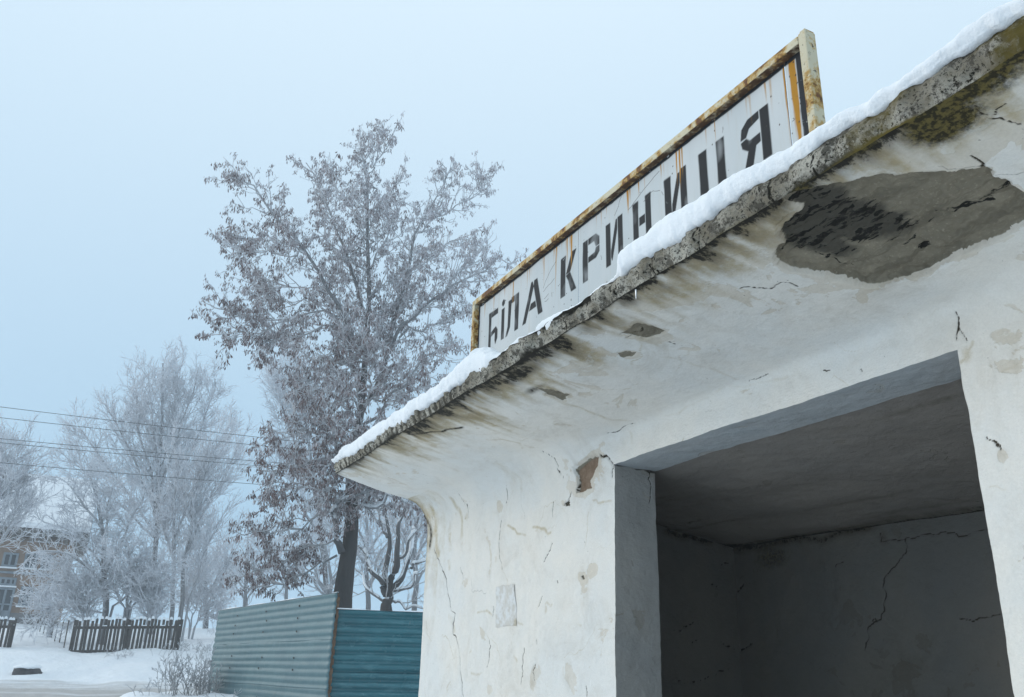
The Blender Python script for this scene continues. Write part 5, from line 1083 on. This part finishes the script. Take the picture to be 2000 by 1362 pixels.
def hwin(px0, px1, py0, py1, nx, ny, door=False):
    x0, x1 = hpt(px0, py0)[0], hpt(px1, py0)[0]; z0, z1 = hpt((px0 + px1) / 2, py1)[1], hpt((px0 + px1) / 2, py0)[1]; f = .09
    w_ = MB()
    def bx(a, b, c_, d_):
        pts = [(h0[0] + hd[0] * p + hn[0] * o, h0[1] + hd[1] * p + hn[1] * o) for p, o in ((a, .003), (b, .003), (b, .07), (a, .07))]; w_.quad_hull([(*p, c_) for p in pts] + [(*p, d_) for p in pts])
    bx(x0, x0 + f, z0, z1); bx(x1 - f, x1, z0, z1); bx(x0 + f, x1 - f, z0, z0 + f * (5 if door else 1)); bx(x0 + f, x1 - f, z1 - f, z1)
    for i in range(1, nx): xm = x0 + (x1 - x0) * i / nx; bx(xm - f / 2, xm + f / 2, z0 + f, z1 - f)
    for j in range(1, ny): zm = z0 + (z1 - z0) * j / ny; bx(x0 + f, x1 - f, zm - f / 3, zm + f / 3)
    w = w_.build('door' if door else 'window', M_GREYP, house)
    hbox('pane', M_GLASS, x0 + f, x1 - f, z0 + f, z1 - f, .002, .03, w)
    hbox('sill', M_SNOW, x0 - .05, x1 + .05, z0 - .07, z0 - .005, .0, .16, w)
hwin(-55, -15, 1150, 1190, 2, 2); hwin(-5, 31, 1148, 1214, 2, 2, True); hwin(-8, 34, 1128, 1144, 4, 1); hwin(42, 66, 1146, 1184, 2, 2); hwin(78, 100, 1146, 1184, 2, 2)
hwin(-60, -10, 1078, 1108, 3, 1); hwin(8, 38, 1080, 1108, 2, 1); hwin(50, 76, 1082, 1110, 2, 1); hwin(84, 104, 1084, 1112, 2, 1)
hbox('string_course', M_GREYP, -.04, HL + .04, hpt(40, 1122)[1], hpt(40, 1118)[1], -.1, .10, house)
hbox('eave_board', M_EAVE, -.5, HL + .5, ZE - .02, ZE + .22, -8.5, .55, house)
for i in range(16): a = .3 + i * (HL - .6) / 15; hbox('bracket', M_EAVE, a - .07, a + .07, ZE - .32, ZE - .022, .003, .45, house)
ridge = ZE + 3.2
def hw(a, o, z): return (h0[0] + hd[0] * a + hn[0] * o, h0[1] + hd[1] * a + hn[1] * o, z)
rf = mesh('roof', [hw(-.55, .6, ZE + .22), hw(HL + .55, .6, ZE + .22), hw(HL + .55, -8.6, ZE + .22), hw(-.55, -8.6, ZE + .22), hw(-.55, -4, ridge), hw(HL + .55, -4, ridge)], [[0, 1, 5, 4], [2, 3, 4, 5], [0, 4, 3], [1, 2, 5], [3, 2, 1, 0]], M_EAVE, house)
mesh('snow_cover', [hw(-.6, .68, ZE + .24), hw(HL + .6, .68, ZE + .24), hw(HL + .6, -4, ridge + .02), hw(-.6, -4, ridge + .02), hw(-.6, .62, ZE + .5), hw(HL + .6, .62, ZE + .5), hw(HL + .6, -4, ridge + .28), hw(-.6, -4, ridge + .28), hw(-.6, -8.6, ZE + .24), hw(HL + .6, -8.6, ZE + .24), hw(-.6, -8.6, ZE + .5), hw(HL + .6, -8.6, ZE + .5)],
     [[0, 1, 5, 4], [4, 5, 6, 7], [0, 4, 7, 3], [1, 2, 6, 5], [7, 6, 11, 10], [3, 7, 10, 8], [2, 9, 11, 6], [8, 10, 11, 9]], M_SNOW, rf)

# ---------------------------------------------------------------- overhead wires, stone, dry weeds
M_WIRE = simple_mat('dark_wire', (0.03, 0.03, 0.035), (0.06, 0.06, 0.065), 5, 0.6)
wl_ = ['topmost overhead wire crossing the misty sky', 'second overhead wire from the top crossing the misty sky', 'third overhead wire from the top above the frosted trees', 'fourth overhead wire from the top just below the third', 'lowest overhead wire crossing the frosted trees']
for i, (ya, yb_, xb_) in enumerate([(795, 856, 520), (816, 871, 513), (857, 902, 513), (865, 910, 504), (904, 946, 500)]):
    A_, B_ = at(0, ya, 28.5 + .2 * i), at(xb_, yb_, 28 + .2 * i); t = np.linspace(-2.6, 2.6, 40)
    P = A_[None] + (B_ - A_)[None] * t[:, None]; P[:, 2] += 0.030 * ((t - .5) ** 2 - .25) * 2
    V, F, _ = tubes([(P, np.full(40, .0085), 5)])
    tagit(mesh('overhead_wire', V, F, M_WIRE, smooth_=True), wl_[i], 'wire', 'overhead wires')
M_STONE = simple_mat('dark_stone', (0.03, 0.028, 0.03), (0.08, 0.075, 0.075), 6, 0.9, 0.6, 12)
def lump_mesh(c, rx, ry, rz, seed, n=20, cut=-.4):
    th, ph = np.meshgrid(np.linspace(0, 2 * math.pi, n + 1), np.linspace(-math.pi / 2, math.pi / 2, n), indexing='xy')
    d = np.stack([np.cos(ph) * np.cos(th), np.cos(ph) * np.sin(th), np.sin(ph)], -1); r = 1 + .28 * fbm(d + seed, 1.6, 3, seed)
    return np.asarray(c) + d * r[..., None] * np.array([rx, ry, rz]), n
sp0 = at(55, 1300, 27.6); sp0[2] = ground_z(sp0[0], sp0[1]) + .12
sp0[2] -= .04; Vs, n = lump_mesh(sp0, .28, .36, .20, 3)
st_o = thing('stone', 'dark stone poking out of the snow by the road', 'stone', (sp0[0], sp0[1], sp0[2] - .12))
mesh('body', Vs.reshape(-1, 3), grid_faces(n, n + 1), M_STONE, st_o, smooth_=True)
Vs, n = lump_mesh(sp0 + np.array([-.05, .02, .13]), .27, .33, .11, 5); mesh('snow_cap', Vs.reshape(-1, 3), grid_faces(n, n + 1), M_SNOW, st_o, smooth_=True)
M_WEED = bark_mat('frosted_dry_stems', (0.10, 0.075, 0.055), (0.2, 0.16, 0.12), (0.72, 0.74, 0.78), 0.5)
def weed(label, cx, cy, D, n, h, spread, seed):
    rng = np.random.default_rng(seed); c = at(cx, cy, D); c[2] = ground_z(c[0], c[1]) - .04
    P0 = c + rng.normal(size=(n, 3)) * np.array([spread * .5, spread, 0]); dr = rng.normal(size=(n, 3)) * .28 + np.array([0, 0, 1.]); dr /= np.linalg.norm(dr, axis=1, keepdims=True)
    L = rng.uniform(.45, 1.0, n) * h; s = np.linspace(0, 1, 6)[None, :, None]
    P = P0[:, None] + dr[:, None] * L[:, None, None] * s; P[..., :2] += (rng.normal(size=(n, 1, 2)) * .12) * s ** 2
    parts = [tube_batch(P, full(.006, n), full(.004, n), 3)]
    b, _ = spawn(P, rng, .07, .35, 1, .08, .25, 40, .1, 4); parts.append(tube_batch(b, full(.005, len(b)), full(.004, len(b)), 3))
    b2_, _ = spawn(b, rng, .06, .3, 1, .03, .07, 50, .1, 3); parts.append(tube_batch(b2_, full(.006, len(b2_)), full(.005, len(b2_)), 3))
    V, F, R = join(parts); fr = np.clip(.45 + .4 * (V[:, 2] - c[2]) / h + .2 * fbm(V, 8, 2, 3), 0, 1)
    root = thing('dry_weed', label, 'weed', c)
    mesh('stems', V, F, M_WEED, root, {'frost': fr}, smooth_=True)
weed('tall frosted dry weeds standing in snow at the far end of the corrugated fence', 372, 1350, 17.3, 60, .85, .28, 5)
weed('low frosted dry weeds at the foot of the corrugated fence end', 408, 1345, 17.6, 26, .45, .14, 6)
weed('single dry weed stalk against the grey-green corrugated fence', 452, 1362, 15.6, 5, .35, .05, 8)

for lb, x_, y_, D_, n_w, h_w, sp_w, sd_w in (('thin dry weeds in the snow below the middle of the picket fence', 235, 1275, 29.6, 14, .35, .3, 11), ('dry weeds beside the right end of the picket fence', 362, 1262, 30.4, 22, .5, .35, 12), ('dry weeds in the open snow between picket fence and metal fence', 400, 1262, 30.0, 26, .45, .5, 13), ('sparse dry weeds on the near verge left of the tall weeds', 300, 1352, 17.0, 8, .25, .3, 14)):
    weed(lb, x_, y_, D_, n_w, h_w, sp_w, sd_w)

# ---------------------------------------------------------------- misty air
hz = MB(); hz.box(-262, 262, -262, 262, -3.2, 13.5)
m = bpy.data.materials.new('mist'); m.use_nodes = True; nt = m.node_tree; nt.nodes.remove(nt.nodes['Principled BSDF'])
pv = nt.nodes.new('ShaderNodeVolumePrincipled'); pv.inputs['Color'].default_value = (0.84, 0.92, 0.98, 1); pv.inputs['Density'].default_value = 0.0034; pv.inputs['Anisotropy'].default_value = 0.25
nt.links.new(pv.outputs[0], nt.nodes['Material Output'].inputs['Volume'])
tagit(hz.build('haze', m), kind='stuff')
